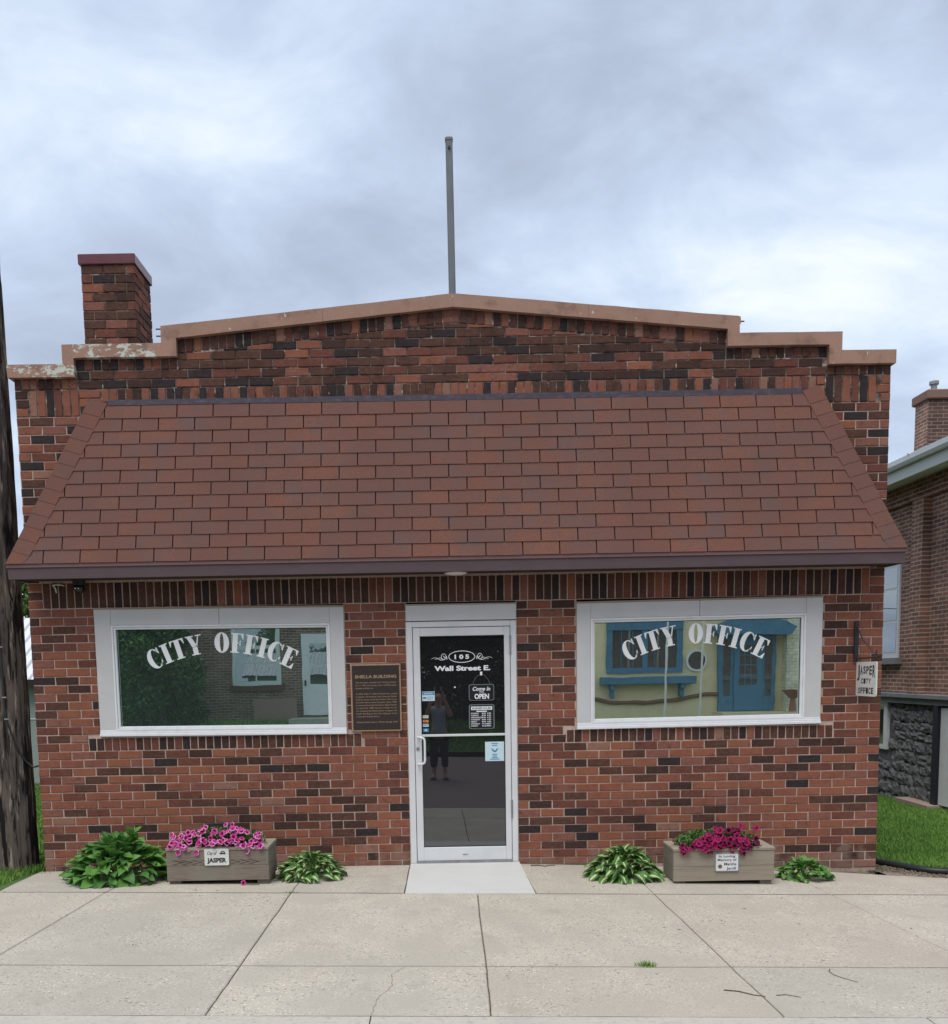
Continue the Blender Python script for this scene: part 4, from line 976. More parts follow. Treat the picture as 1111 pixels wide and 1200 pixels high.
def blossom_mesh(m, r, seed):
    rd = random.Random(seed); b = MB(); b.uv = []; na = 20
    prof = [(0,-.030),(.14,-.026),(.30,-.010),(.55,-.001),(.85,.002),(1.0,-.004)]
    for k_, (f, z) in enumerate(prof):
        for a in range(na):
            t = 2*math.pi*a/na; lob = 1-.13*(abs(math.sin(2.5*t+seed)) < .35)*(f > .8)-.05*f*math.cos(5*t+seed*2)
            rr = r*f*lob; b.v.append((rr*math.cos(t), rr*math.sin(t), z*r/.032+(.004*math.sin(5*t+seed)*f))); b.uv.append((f, 0))
    for k_ in range(len(prof)-1):
        for a in range(na):
            b.f.append((k_*na+a, k_*na+(a+1)%na, (k_+1)*na+(a+1)%na, (k_+1)*na+a)); b.m.append(0)
    return b.mesh('blossom', m, smooth=True)
P1 = petalmat('petal_magenta_pale_rim', (.09,.008,.06), (.42,.025,.20), (.66,.24,.44), .26, .76)
P1b = petalmat('petal_deep_magenta', (.07,.006,.04), (.36,.018,.15), (.48,.09,.26), .25, .7)
P2 = petalmat('petal_crimson', (.03,.002,.014), (.22,.005,.06), (.27,.010,.08), .18, .8)
P2b = petalmat('petal_dark_crimson', (.015,.002,.008), (.10,.003,.03), (.13,.006,.04), .2, .8)
def scatter_leaves(name, parent, m, cen, rad, n, size, seed, dens=None, flat=0.0, fn=None, **p):
    """many small leaf quads (folded diamond) through an ellipsoid shell volume"""
    r = np.random.RandomState(seed); d = r.normal(size=(n,3)); d /= np.linalg.norm(d, axis=1)[:,None]
    rr = r.uniform(0, 1, n)**.45
    c_ = np.array(cen)+d*rr[:,None]*np.array(rad)
    if fn is not None: c_ = fn(c_, r)
    a = r.normal(size=(n,3)); a[:,2] *= (1-flat); a /= np.linalg.norm(a, axis=1)[:,None]; q = np.cross(a, r.normal(size=(n,3))); q /= np.linalg.norm(q, axis=1)[:,None]
    s_ = size*r.uniform(.6, 1.3, n)[:,None]
    v = np.stack([c_-a*s_, c_+q*s_*.45, c_+a*s_, c_-q*s_*.45], 1).reshape(-1, 3)
    me = bpy.data.meshes.new(name); me.vertices.add(4*n); me.vertices.foreach_set('co', v.ravel().astype(np.float32))
    me.loops.add(4*n); me.loops.foreach_set('vertex_index', np.arange(4*n, dtype=np.int32)); me.polygons.add(n); me.polygons.foreach_set('loop_start', np.arange(0, 4*n, 4, dtype=np.int32))
    me.update(calc_edges=True); me.materials.append(m)
    return link(name, me, parent, **p)
M_pleaf = mat('petunia_leaf', (.06,.13,.03), .7, noise=(60, (.11,.19,.05), .45, .65), spec=.3)
def petunias(x0, x1, yc, ry, zt, h, meshes, n, label, seed, size, droop, skew=0.0, sx_=99):
    rd = random.Random(seed); xc = (x0+x1)/2; rx = (x1-x0)/2
    t = thing('petunia_plants', label, 'petunias', (xc, yc, zt-.06))
    scatter_leaves('foliage', t, M_pleaf, (xc, yc, zt+h*.20), (rx*.97, ry*.95, h*.55), 4600, .016, seed, kind='stuff')
    sb = MB()
    for i in range(n):
        u = rd.uniform(-1, 1); 
        for _ in range(20):
            vx = rd.uniform(-1,1); vz = rd.uniform(0,1)
            if vz < 1-.45*abs(vx-skew)**2: break
        px_ = xc+vx*rx; pz_ = zt-.01+vz*h; py_ = yc-ry*(1.12-.75*vz*vz)-.012+rd.uniform(-.02,.015)
        if rd.random() < droop: pz_ = zt-rd.uniform(.0,.045); py_ = yc-ry-.03
        if abs(px_-sx_) < .14 and pz_ < zt+.035: pz_ = zt+.035+.03*rd.random()
        yaw = rd.uniform(-.9,.9)
        tl = R(62)+rd.uniform(-.55,.45)-vz*.25
        o = at(t, 'blossom', rd.choice(meshes), (px_, py_, pz_), rot=(tl, 0, yaw)); s_ = rd.uniform(.82,1.12)*size; o.scale = (s_*rd.uniform(.8,1), s_, s_)
        sb.tube([(px_+rd.uniform(-.05,.05), yc, zt), (px_, py_+.03, pz_-.02)], .0016, 4)
    sb.build('stems', M_pleaf, t, kind='stuff'); return t
bl1 = [blossom_mesh(P1, .031, i) for i in range(4)]+[blossom_mesh(P1b, .031, 5)]
bl2 = [blossom_mesh(P2, .040, i) for i in range(3)]+[blossom_mesh(P2b, .037, 4+i) for i in range(2)]
petunias(-2.37, -1.555, -.64, .14, t1, .20, bl1, 84, 'pink petunias with pale rims spilling over the left planter box', 5, .95, .06, 0, -1.962)
petunias(1.99, 2.765, -.60, .14, t2, .19, bl2, 66, 'crimson petunias filling the right planter box', 9, .95, .08, .45)
pb = thing('fallen_blossom', 'single purple blossom lying on the concrete below the left planter box', 'flower', (-1.735,-.83,G(-1.735,-.83)))
at(pb, 'blossom', bl1[4], (-1.735,-.84,G(-1.735,-.84)+.022), rot=(R(70),0,.3)).scale = (.75,.75,.75)
b = MB(); b.tube([(-1.72,-.83,G(-1.7,-.83)+.012),(-1.66,-.84,G(-1.7,-.83)+.006),(-1.60,-.83,G(-1.7,-.83)+.006)], .004, 5); b.build('stem', M_pleaf, pb)

# debris: twigs, a weed in the joint, dead leaves
M_twig = mat('dead_twig', (.09,.065,.05), .9)
def tw(pts, r, label):
    b = MB(); b.tube([(x, y, G(x, y)+r*.9) for x, y in pts], [r*(1-.5*i/(len(pts)-1)) for i in range(len(pts))], 6); o = b.build('twig', M_twig); o['label'] = label; o['category'] = 'twig'
tw([(1.62,-3.36),(1.70,-3.38),(1.77,-3.44),(1.83,-3.46)], .0042, 'thick dark twig lying just right of the crack near the kerb')
tw([(1.90,-3.44),(1.96,-3.43),(2.03,-3.47)], .003, 'short thin twig lying right of the thick one near the kerb')
tw([(2.40,-2.98),(2.375,-3.03),(2.38,-3.09),(2.42,-3.16),(2.47,-3.22)], .0028, 'curved hair-thin twig on the right front slab')
tw([(.80,-.10),(.87,-.085),(.93,-.12),(.97,-.09),(1.03,-.08)], .006, 'dark tangled twig at the wall base right of the door')
def grass_patch(name, pts_fn, n, h, w, m, seed, parent=None, **p):
    r = np.random.RandomState(seed); P = pts_fn(r, n); n = len(P)
    az = r.uniform(0, 2*np.pi, n); hh = h*r.uniform(.45, 1.25, n); ln = r.normal(size=(n,2))*hh[:,None]*.38
    dx = np.cos(az)*w*r.uniform(.6,1.3,n); dy = np.sin(az)*w
    v = np.zeros((n,5,3)); v[:,0] = P+np.stack([-dx,-dy,0*dx],1); v[:,1] = P+np.stack([dx,dy,0*dx],1)
    mid = P+np.stack([ln[:,0]*.35, ln[:,1]*.35, hh*.6],1); v[:,2] = mid+np.stack([dx,dy,0*dx],1)*.75; v[:,3] = mid-np.stack([dx,dy,0*dx],1)*.75; v[:,4] = P+np.stack([ln[:,0], ln[:,1], hh],1)
    me = bpy.data.meshes.new(name); me.vertices.add(5*n); me.vertices.foreach_set('co', v.ravel().astype(np.float32))
    base = np.arange(n)[:,None]*5; lo = np.concatenate([base+np.array([0,1,2,3]), base+np.array([3,2,4])], 1).ravel()
    me.loops.add(7*n); me.loops.foreach_set('vertex_index', lo.astype(np.int32)); me.polygons.add(2*n)
    ls = (np.arange(n)[:,None]*7+np.array([0,4])).ravel(); me.polygons.foreach_set('loop_start', ls.astype(np.int32)); me.update(calc_edges=True); me.materials.append(m)
    return link(name, me, parent, **p)
Gv = np.vectorize(lz)
def region(x0, x1, y0, y1, dens_near=True, keep=None):
    def fn(r, n):
        x = r.uniform(x0, x1, n); y = y0+(y1-y0)*r.uniform(0,1,n)**1.4
        if keep is not None: k_ = keep(x, y); x, y = x[k_], y[k_]
        return np.stack([x, y, Gv(x, y)], 1)
    return fn
grass_patch('grass', region(4.25, 8.0, .12, 7.2, keep=lambda x, y: (x < 7.45) & (y > .55-(x-4.25)*1.25+.06*np.sin(x*9)) ), 130000, .055, .0035, M_grass, 1, kind='stuff')
grass_patch('grass', region(-9.5, -3.80, -1.10, 7.9, keep=lambda x, y: (x < -3.86-.0*y) | ((y < -.02) & (x < -3.84-.0-(y)*-.135))), 110000, .06, .004, M_grass, 2, kind='stuff')
def wd(r, n): 
    return np.stack([1.263+r.normal(size=n)*.028, -2.93+r.normal(size=n)*.018, np.full(n, G(1.263,-2.93)-.004)], 1)
wo = grass_patch('weed_tuft', wd, 110, .035, .003, M_grass, 3); wo['label'] = 'small green weed tuft growing in the slab joint'; wo['category'] = 'weed'; wo['kind'] = 'stuff'
def seam_weeds(r, n):
    t = r.randint(0, 5, n); X = np.choose(t, [-1.28+r.normal(size=n)*.04, 1.34+r.normal(size=n)*.05, .75+r.uniform(0,.35,n), 3.6+r.uniform(0,.45,n), -3.78+r.normal(size=n)*.05]); Y = np.choose(t, [-1.14+0*X, -.02+0*X, -.015+0*X, -.02+0*X, -.02-r.uniform(0,.15,n)])
    return np.stack([X, Y, np.array([G(a, b_) for a, b_ in zip(X, Y)])-.006], 1)
grass_patch('seam_weeds', seam_weeds, 260, .022, .0025, M_grass, 5, kind='stuff')
M_dead = mat('dead_leaf', (.10,.07,.05), .9)
def deb(r, n): 
    x = r.uniform(-3.4, 4.4, n); y = -3.7+3.6*r.uniform(0,1,n)**.8
    return np.stack([x, y, np.array([G(a, b_) for a, b_ in zip(x, y)])+.001], 1)
r_ = np.random.RandomState(4); b = MB()
for x, y, z in deb(r_, 55):
    a = r_.uniform(0, 6.28); s_ = r_.uniform(.006, .02); ca, sa = math.cos(a)*s_, math.sin(a)*s_
    b.add([(x-ca, y-sa, z), (x+sa*.3, y-ca*.3, z+.003), (x+ca, y+sa, z+.001), (x-sa*.3, y+ca*.3, z+.003)], [(0,1,2,3)])
b.build('leaf_litter', M_dead, kind='stuff')
b = MB()
for i in range(500):
    x = random.uniform(4.0, 4.75); y = -.03-.1*random.random()-(x-4.09)*.55+random.uniform(-.0,.42); s_ = random.uniform(.004,.016)
    b.box(x, x+s_, y, y+s_, G(x,y)-.006, G(x,y)+s_*.7)
b.build('gravel', M_dirt, kind='stuff')
hz_ = thing('edging_hose', 'black plastic lawn edging curving away from the right corner of the office', 'edging', (4.3,.3,G(4.3,.3)))
b = MB(); pts = [(4.10,.55),(4.18,.45),(4.33,.20),(4.46,-.02),(4.56,-.14),(4.66,-.17),(4.85,-.19)]
b.tube([(x, y, G(x, y)+.03) for x, y in pts], .032, 10); b.build('tube', mat('black_poly', (.018,.02,.02), .45), hz_, smooth=True)

# ------------------------------------------------------------------ utility pole
def polemat():
    m = mat('creosoted_pole', (.12,.095,.08), .9, noise=[(2.0, (.055,.045,.04), .45, .62, (1,1,.5)), (20, (.30,.255,.21), .54, .64, (1,1,.13)), (13, (.012,.010,.009), .50, .58, (1,1,.12)), (34, (.015,.012,.011), .56, .62, (1,1,.10))], bump=(22, 1.0, .03, (1,1,.10)), spec=.2); return m
up = thing('utility_pole', 'dark weathered wooden utility pole at the left edge with a cable stapled to it', 'utility pole', (-4.11,.1,-.05))
b = MB(); ns, nr = 72, 150
for j in range(nr+1):
    z = -.1+11*(j/nr)
    for k_ in range(ns):
        t = 2*math.pi*k_/ns; r0 = .200-.0075*z
        dsp = .012*mnoise.noise(Vector((math.cos(t)*5, math.sin(t)*5, z*1.3)))-.016*max(0, 1-abs(mnoise.noise(Vector((math.cos(t)*5, math.sin(t)*5, z*.7+9))))*9)
        b.v.append((-4.11+(.0018*z)+(r0+dsp)*math.cos(t)+ .006*z, .1+(r0+dsp)*math.sin(t), z))
for j in range(nr):
    for k_ in range(ns): b.f.append((j*ns+k_, j*ns+(k_+1)%ns, (j+1)*ns+(k_+1)%ns, (j+1)*ns+k_)); b.m.append(0)
b.f.append(tuple(range(nr*ns, nr*ns+ns))); b.m.append(0)
b.build('shaft', polemat(), up, smooth=True)
def onp(z, a): 
    r0 = .207-.0075*z; return (-4.11+.0078*z+r0*math.cos(R(a)), .1+r0*math.sin(R(a)), z)
b = MB(); b.tube([onp(3.2,-78), onp(2.5,-76), onp(2.0,-74), onp(1.55,-72), onp(1.40,-68), onp(1.15,-48), onp(1.02,-25), (-3.86,.02,.96), (-3.81,.03,.97)], .009, 8); b.build('cable', M_black, up, smooth=True)
for z, a in ((2.08,-72.5),(1.62,-70),(1.42,-67)):
    b = MB(); q = onp(z, a); b.box(q[0]-.02, q[0]+.02, q[1]-.014, q[1]-.004, z-.006, z+.006); b.build('staple', M_met, up)
grass_patch('grass', lambda r, n: np.stack([-4.11+.24*np.cos(t_:=r.uniform(0,6.28,n))*(1+.2*r.uniform(0,1,n)), .1+.24*np.sin(t_), np.full(n,-.05)],1), 900, .09, .004, M_grass, 8, kind='stuff')

# ------------------------------------------------------------------ brick texture for far walls
def wallbrick(name, axis, c1, c2, mort, bw=.215, rh=.068, ms=.009):
    m = bpy.data.materials.new(name); m.use_nodes = True; t = m.node_tree; L = t.links.new; b = t.nodes['Principled BSDF']; b.inputs['Roughness'].default_value = .9
    g = N(t, 'ShaderNodeNewGeometry'); sp = N(t, 'ShaderNodeSeparateXYZ'); L(g.outputs['Position'], sp.inputs[0]); cb = N(t, 'ShaderNodeCombineXYZ')
    L(sp.outputs[axis], cb.inputs[0]); L(sp.outputs[2], cb.inputs[1])
    k_ = N(t, 'ShaderNodeTexBrick'); L(cb.outputs[0], k_.inputs['Vector']); k_.inputs['Scale'].default_value = 1; k_.inputs['Brick Width'].default_value = bw; k_.inputs['Row Height'].default_value = rh; k_.inputs['Mortar Size'].default_value = ms; k_.inputs['Mortar Smooth'].default_value = .15
    k_.inputs['Color1'].default_value = (*c1,1); k_.inputs['Color2'].default_value = (*c2,1); k_.inputs['Mortar'].default_value = (*mort,1); k_.inputs['Bias'].default_value = -.1
    n = N(t, 'ShaderNodeTexNoise'); n.inputs['Scale'].default_value = 3; n.inputs['Detail'].default_value = 5; L(g.outputs['Position'], n.inputs['Vector'])
    mr = N(t, 'ShaderNodeMapRange'); mr.inputs[1].default_value = .35; mr.inputs[2].default_value = .7; mr.inputs[3].default_value = .75; mr.inputs[4].default_value = 1.2; L(n.outputs[0], mr.inputs[0])
    hs_ = N(t, 'ShaderNodeHueSaturation'); L(mr.outputs[0], hs_.inputs['Value']); L(k_.outputs[0], hs_.inputs['Color']); L(hs_.outputs[0], b.inputs['Base Color'])
    bp = N(t, 'ShaderNodeBump'); bp.invert = True; bp.inputs['Strength'].default_value = .8; bp.inputs['Distance'].default_value = .01; L(k_.outputs[1], bp.inputs['Height']); L(bp.outputs[0], b.inputs['Normal'])
    return m
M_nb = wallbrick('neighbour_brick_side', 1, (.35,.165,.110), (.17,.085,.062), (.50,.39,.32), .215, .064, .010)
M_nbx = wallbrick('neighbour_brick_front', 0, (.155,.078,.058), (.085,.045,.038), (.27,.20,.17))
M_band = mat('painted_grey_band', (.26,.265,.275), .7, noise=(5, (.20,.205,.215), .45, .7))
M_stone = mat('painted_rock_face', (.15,.15,.154), .7, noise=[(9, (.11,.11,.114), .45, .65), (30, (.23,.23,.23), .58, .72)], bump=(25, .8, .02))
M_trim = mat('pale_green_grey_trim', (.58,.61,.55), .6)
M_gut = mat('white_gutter', (.75,.77,.76), .5)
nb = thing('brick_house', 'two storey brown brick house with stone basement beyond the lawn on the right', 'house', (7.4,4.4,-.3))
NX = 7.4; PX_ = 7.28
b = MB(); b.box(NX, 19, 4.42, 16, 1.31, 4.62); b.build('wall', M_nb, nb)
b = MB(); b.box(NX-.05, 19, 4.40, 4.418, 1.31, 4.6); b.build('front_wall', M_nbx, nb)
def corbel(y0, y1):
    b = MB(); b.box(PX_, NX-.0005, y0, y1, 4.33, 4.61); b.box(PX_+.03, NX-.0005, y0, y1, 4.26, 4.3295); b.build('brick_frieze', M_nb, nb)
corbel(4.42, 16)
for y0, y1 in ((5.56,5.89),(9.2,9.6)):
    b = MB(); b.box(PX_, NX-.0005, y0, y1, 1.312, 4.2595); b.build('pilaster', M_nb, nb)
b = MB(); b.box(NX-.14, 19, 4.36, 16.05, 1.235, 1.308, 0, .01); b.box(NX-.09, 19, 4.37, 16.04, 1.15, 1.2345); b.build('water_table', M_band, nb)
fn_ = MB(); fn_.box(NX+.02, 18.95, 4.45, 15.9, -.9, 1.149); fd = fn_.build('foundation', M_stone, nb)
rd = random.Random(5); z = -.55; row = 0
while z < 1.10:
    hgt = rd.uniform(.14,.22); y = 5.16
    if z+hgt > 1.08: hgt = 1.148-z
    while y < 7.6:
        w_ = rd.uniform(.16,.36); b = MB(); cz, cy = z+hgt/2, y+w_/2
        if not (y+w_ > 6.66 and z+hgt > .33 and y < 7.5):
            ny, nz = 5, 4; ii = {}
            for j in range(nz+1):
                for i in range(ny+1):
                    u, v = i/ny, j/nz; edge = min(u, 1-u, v, 1-v)
                    bul = .030+rd.uniform(-.008,.008) if edge == 0 else .046+rd.uniform(-.020,.024)
                    ii[i,j] = len(b.v); b.v.append((NX+.012-bul, y+w_*u+(rd.uniform(-.012,.012) if edge else 0), z+hgt*v+rd.uniform(-.012,.012)+.02*math.sin(y*7+row)))
            for j in range(nz):
                for i in range(ny): b.f.append((ii[i,j], ii[i,j+1], ii[i+1,j+1], ii[i+1,j])); b.m.append(0)
            b.build('stone', M_stone, fd)
        y += w_
    z += hgt; row += 1
b = MB(); b.box(NX-.11, NX+.0, 4.98, 5.10, -.35, 1.149); b.build('downspout', mat('dark_navy_post', (.012,.014,.022), .5), nb)
b = MB(); b.box(NX-.06, NX+.02, 4.5, 4.97, -.32, 1.12); b.build('basement_door', M_white, nb)
b = MB(); b.box(NX-.25, NX-.02, 4.9, 5.9, -.42, -.33); b.build('doorstep', mat('pinkish_step', (.36,.27,.23), .9), nb)
def sidewin(y0, y1, z0, z1, bars, name='window'):
    b = MB(); b.box(NX-.03, NX+.02, y0, y1, z0, z1); f_ = b.build(name, M_white, nb)
    zs = [z0+.07]+bars+[z1-.06]
    for a, c_ in zip(zs, zs[1:]):
        p_ = MB(); p_.box(NX-.034, NX-.0302, y0+.07, y1-.07, a+.02, c_-.02); p_.build('pane', M_pglass, f_)
    s_ = MB(); s_.box(NX-.10, NX+.01, y0-.08, y1+.08, z0-.10, z0-.002); s_.build('sill', M_band, f_)
sidewin(6.40, 7.30, 1.87, 3.40, [2.46, 2.98])
b = MB(); b.box(NX-.03, NX+.02, 6.68, 7.45, .36, 1.149); w_ = b.build('basement_window', M_white, nb)
p_ = MB(); p_.box(NX-.034, NX-.0302, 6.80, 7.35, .45, 1.08); p_.build('pane', M_pglass, w_)
b = MB(); b.prism([(6.78,4.44),(NX+.1,4.60),(NX+.1,4.63),(6.78,4.47)], 3.4, 16.5); b.build('soffit', M_trim, nb)
b = MB(); b.box(6.74,6.79,3.4,16.5,4.44,4.64); b.build('fascia', M_trim, nb)
b = MB()
prof = [(6.735,4.70),(6.735,4.63),(6.70,4.61),(6.66,4.61),(6.63,4.64),(6.62,4.70),(6.61,4.70),(6.62,4.635),(6.655,4.60),(6.705,4.60),(6.745,4.625),(6.745,4.70)]
b.prism(prof, 3.4, 16.5); b.build('gutter', M_gut, nb)
for yy in (4.7,6.8,8.9):
    b = MB(); b.box(6.585,6.75,yy,yy+.03,4.70,4.712); b.build('gutter_strap', M_gut, nb)
b = MB(); b.add([(6.72,3.35,4.68),(6.72,16.6,4.68),(13,10,6.5),(13,9.9,6.5),(19.4,16.6,4.68),(19.4,3.35,4.68)], [(0,3,2,1),(0,5,3),(1,2,4),(5,4,2,3)])
b.build('roof', mat('dark_roof_shingle', (.07,.06,.055), .95, noise=(20, (.11,.10,.09), .4, .7)), nb)
b = MB(); b.box(9.285,10.1,9.4,9.9,5.0,6.72); ch = b.build('chimney', M_nbx, nb)
b = MB(); b.box(9.287,9.30,9.41,9.89,5.0,6.719); b.v = [(x-.004, y, z) for x, y, z in b.v]; b.build('chimney_side', M_nb, ch)
b = MB(); b.box(9.23,10.16,9.34,9.96,6.722,6.90, 0, .02); b.build('chimney_cap', mat('chimney_cap_brick', (.22,.13,.10), .9), ch)
b = MB(); b.tube([(9.50,9.65,6.9),(9.50,9.65,7.06)], .055, 14); b.tube([(9.50,9.65,7.061),(9.50,9.65,7.12)], .085, 14); b.build('flue_pipe', M_met, ch)
# service wires to the house
b = MB(); b.tube([(4.10,.5,2.62),(5.2,2.8,2.45),(6.3,5.1,2.50),(7.37,7.0,2.7)], .006, 5); o = b.build('service_wire', M_black); o['label'] = 'thin wire strung from the office corner across to the brick house'; o['category'] = 'wire'

# ------------------------------------------------------------------ behind on the left
sh = thing('metal_roof_shed', 'pale shed with a white ribbed metal roof seen between pole and office', 'shed', (-7.6,8,0))
M_shw = mat('pale_green_siding', (.30,.34,.31), .8)
b = MB(); b.box(-10.6,-6.3,8,12,-.1,1.72); b.build('wall', M_shw, sh)
b = MB(); b.add([(-10.8,7.75,1.76),(-6.1,7.75,1.76),(-6.1,10.0,3.0),(-10.8,10.0,3.0),(-10.8,12.25,1.76),(-6.1,12.25,1.76)], [(0,1,2,3),(3,2,5,4)])
for i in range(24):
    x = -10.7+i*.2; b.add([(x-.02,7.75,1.765),(x+.02,7.75,1.765),(x+.02,10,3.005),(x-.02,10,3.005),(x,7.75,1.80),(x,10,3.04)], [(0,4,5,3),(4,1,2,5),(0,1,4)])
b.build('roof', mat('white_ribbed_metal', (.66,.66,.70), .4), sh)
b = MB(); b.box(-10.8,-6.1,7.72,7.745,1.66,1.78); b.build('fascia', M_shcut, sh)
fc = thing('chain_link_fence', 'galvanised chain link fence behind the utility pole', 'fence', (-7,6.5,-.1))
for x in (-8.4,-6.9,-6.62,-5.2):
    b = MB(); b.tube([(x,6.5,-.1),(x,6.5,1.15)], .025, 8); b.build('post', M_met, fc)
b = MB(); b.tube([(-8.6,6.5,1.13),(-5.0,6.5,1.13)], .018, 8); b.build('rail', M_met, fc)
b = MB()
for i in range(46):
    x = -8.4+i*.075
    b.tube([(x,6.5,.0),(x+1.1 if x+1.1 < -5 else -5,6.5,1.1 if x+1.1 < -5 else (-5-x))], .0025, 3, cap=False); b.tube([(x,6.5,1.1),(x+1.1 if x+1.1 < -5 else -5,6.5,.0 if x+1.1 < -5 else 1.1-(-5-x))], .0025, 3, cap=False)
b.build('wire_mesh', M_met, fc, kind='stuff')
M_tl = mat('tree_leaf', (.055,.12,.022), .7, noise=[(1.5, (.09,.17,.035), .42, .65), (.6, (.035,.085,.018), .5, .7)], spec=.3)
M_tl2 = mat('tree_leaf_dark', (.028,.070,.016), .7, noise=[(1.2, (.05,.11,.025), .42, .65)], spec=.3)
M_bark = mat('tree_bark', (.09,.07,.055), .95, noise=(6, (.05,.04,.03), .4, .7, (1,1,.2)), bump=(12, 1, .03, (1,1,.3)))
def tree(x, y, zb, h, cr, label, seed, m, n=6000, size=.11, group=None):
    rd = random.Random(seed); t = thing('tree', label, 'tree', (x, y, zb), group=group)
    b = MB(); th_ = h*.42
    b.tube([(x,y,zb-.2),(x+.03,y,zb+th_*.5),(x-.02,y,zb+th_),(x+.05,y,zb+h*.75)], [h*.035,h*.027,h*.02,h*.006], 10)
    cl = []
    for i in range(11):
        a = rd.uniform(0,6.28); f = rd.uniform(.15,.85); zz_ = zb+h*rd.uniform(.42,.88); q = (x+cr*f*math.cos(a), y+cr*f*math.sin(a), zz_); cl.append(q)
        b.tube([(x,y,zb+th_*rd.uniform(.7,1.1)), ((x+q[0])/2,(y+q[1])/2,(zb+th_+zz_)/2), q], [h*.014,h*.009,h*.004], 6)
    b.build('trunk', M_bark, t)
    CL = np.array(cl)
    def fn(c_, r):
        n_ = len(c_); k_ = r.randint(0, len(CL), n_); d = r.normal(size=(n_,3)); d /= np.linalg.norm(d,axis=1)[:,None]
        return CL[k_]+d*(r.uniform(0,1,n_)**.5)[:,None]*np.array([cr*.45, cr*.45, h*.15])
    scatter_leaves('crown', t, m, (0,0,0), (1,1,1), n, size, seed, fn=fn)
    return t
tree(-9.6, 14.0, 0, 5.2, 2.2, 'leafy green tree behind the shed, nearer to the utility pole', 3, M_tl)
tree(-7.6, 18.5, 0, 3.9, 2.0, 'low bushy tree far behind the shed roof', 4, M_tl)
# ------------------------------------------------------------------ across the street (seen in the glass)
FY = -17.0
bh = thing('far_brick_house', 'brown brick house with white storm door across the street, mirrored in the left window', 'house', (-6,FY,.4))
M_fb = wallbrick('far_house_brick', 0, (.22,.13,.09), (.14,.085,.065), (.36,.31,.26), .22, .075, .011)
b = MB(); b.box(-12,-2.4,FY-8,FY,-.2,3.7); b.build('wall', M_fb, bh)
M_ftrim = mat('sage_white_trim', (.62,.68,.64), .6)
b = MB(); b.box(-12.3,-2.1,FY-8.3,FY+.35,3.7,3.82); b.build('soffit', M_ftrim, bh)
b = MB(); b.add([(-12.4,FY+.4,3.82),(-2.0,FY+.4,3.82),(-4.5,FY-4,6.2),(-10,FY-4,6.2),(-12.4,FY-8.4,3.82),(-2.0,FY-8.4,3.82)], [(1,0,3,2),(0,4,3),(5,1,2),(4,5,2,3)]); b.build('roof', M_band, bh)
b = MB(); b.box(-5.78,-4.46,FY,FY+.06,1.50,3.22); fw = b.build('window', M_ftrim, bh)
for x0, x1, z0, z1 in ((-5.66,-5.14,1.62,2.06),(-5.10,-4.58,1.62,2.06),(-5.66,-5.14,2.10,2.50),(-5.10,-4.58,2.10,2.50),(-5.66,-5.14,2.60,3.10),(-5.10,-4.58,2.60,3.10)):
    p_ = MB(); p_.box(x0,x1,FY+.061,FY+.066,z0,z1); p_.build('pane', M_pglass, fw)
b = MB(); b.box(-5.85,-4.38,FY,FY+.10,1.36,1.498); b.build('sill', M_sideb, fw)
b = MB(); b.box(-3.86,-2.70,FY,FY+.05,.66,2.90); fd_ = b.build('door', M_white, bh)
for z0, z1 in ((1.50,2.02),(2.06,2.62)):
    p_ = MB(); p_.box(-3.64,-2.92,FY+.051,FY+.056,z0,z1); p_.build('pane', M_pglass, fd_)
b = MB(); b.box(-3.80,-3.76,FY+.05,FY+.10,1.45,1.62); b.build('handle', M_black, fd_)
b = MB(); b.box(-4.1,-2.5,FY+.005,FY+1.1,.35,.60); b.build('step', M_conc[2], bh)
b = MB(); b.box(-4.30,-4.02,FY,FY+.22,3.25,3.50); b.build('porch_light', M_ftrim, bh)
b = MB(); b.box(-5.2,-4.0,FY+.25,FY+.28,.50,1.15); o = b.build('lattice_panel', mat('worn_pink_board', (.28,.19,.16), .9)); o['label'] = 'worn board leaning at the far brick house by its white door'; o['category'] = 'board'
for i, (bx, by, r1, h_) in enumerate(((-8.7,-15.9,.95,1.25),(-7.1,-15.7,.95,1.05),(-7.9,-16.3,1.0,1.7))):
    t = thing('shrub', ['leftmost shrub in front of the far brick house', 'shrub nearest the window of the far brick house', 'tallest shrub, rising behind the two others at the far brick house'][i], 'shrub', (bx,by,.3))
    CLq = np.array([(bx+random.uniform(-.8,.8)*r1, by+random.uniform(-.4,.5), .3+h_*random.uniform(.2,1.8)) for _ in range(16)])
    def fnq(c_, r, CLq=CLq):
        n_ = len(c_); d = r.normal(size=(n_,3)); d /= np.linalg.norm(d,axis=1)[:,None]
        return CLq[r.randint(0,len(CLq),n_)]+d*(r.uniform(0,1,n_)**.6)[:,None]*np.array([.48,.4,.38])
    scatter_leaves('foliage', t, [M_tl,M_tl2,M_tl2][i], (0,0,0), (1,1,1), 7500, .07, 40+i, fn=fnq, kind='stuff')
    b = MB()
    for k_ in range(6): b.tube([(bx+random.uniform(-.3,.3),by,.1),(bx+random.uniform(-.8,.8)*r1,by+random.uniform(-.4,.4),.35+h_*1.3)], [.03,.01], 5)
    b.build('stem', M_bark, t)
grass_patch('grass', lambda r, n: (lambda x, y: np.stack([x, y, np.array([fz(a, b_) for a, b_ in zip(x, y)])], 1))(r.uniform(-11,11,n), r.uniform(-16.8,-13.25,n)), 26000, .14, .012, M_grass, 9, kind='stuff')
yh = thing('yellow_house', 'cream stucco house with blue trim across the street, mirrored in the right window', 'house', (7,FY,.4))
M_yel = mat('cream_stucco', (.80,.70,.42), .9, noise=(4, (.72,.63,.38), .4, .7), bump=(40, .5, .01))
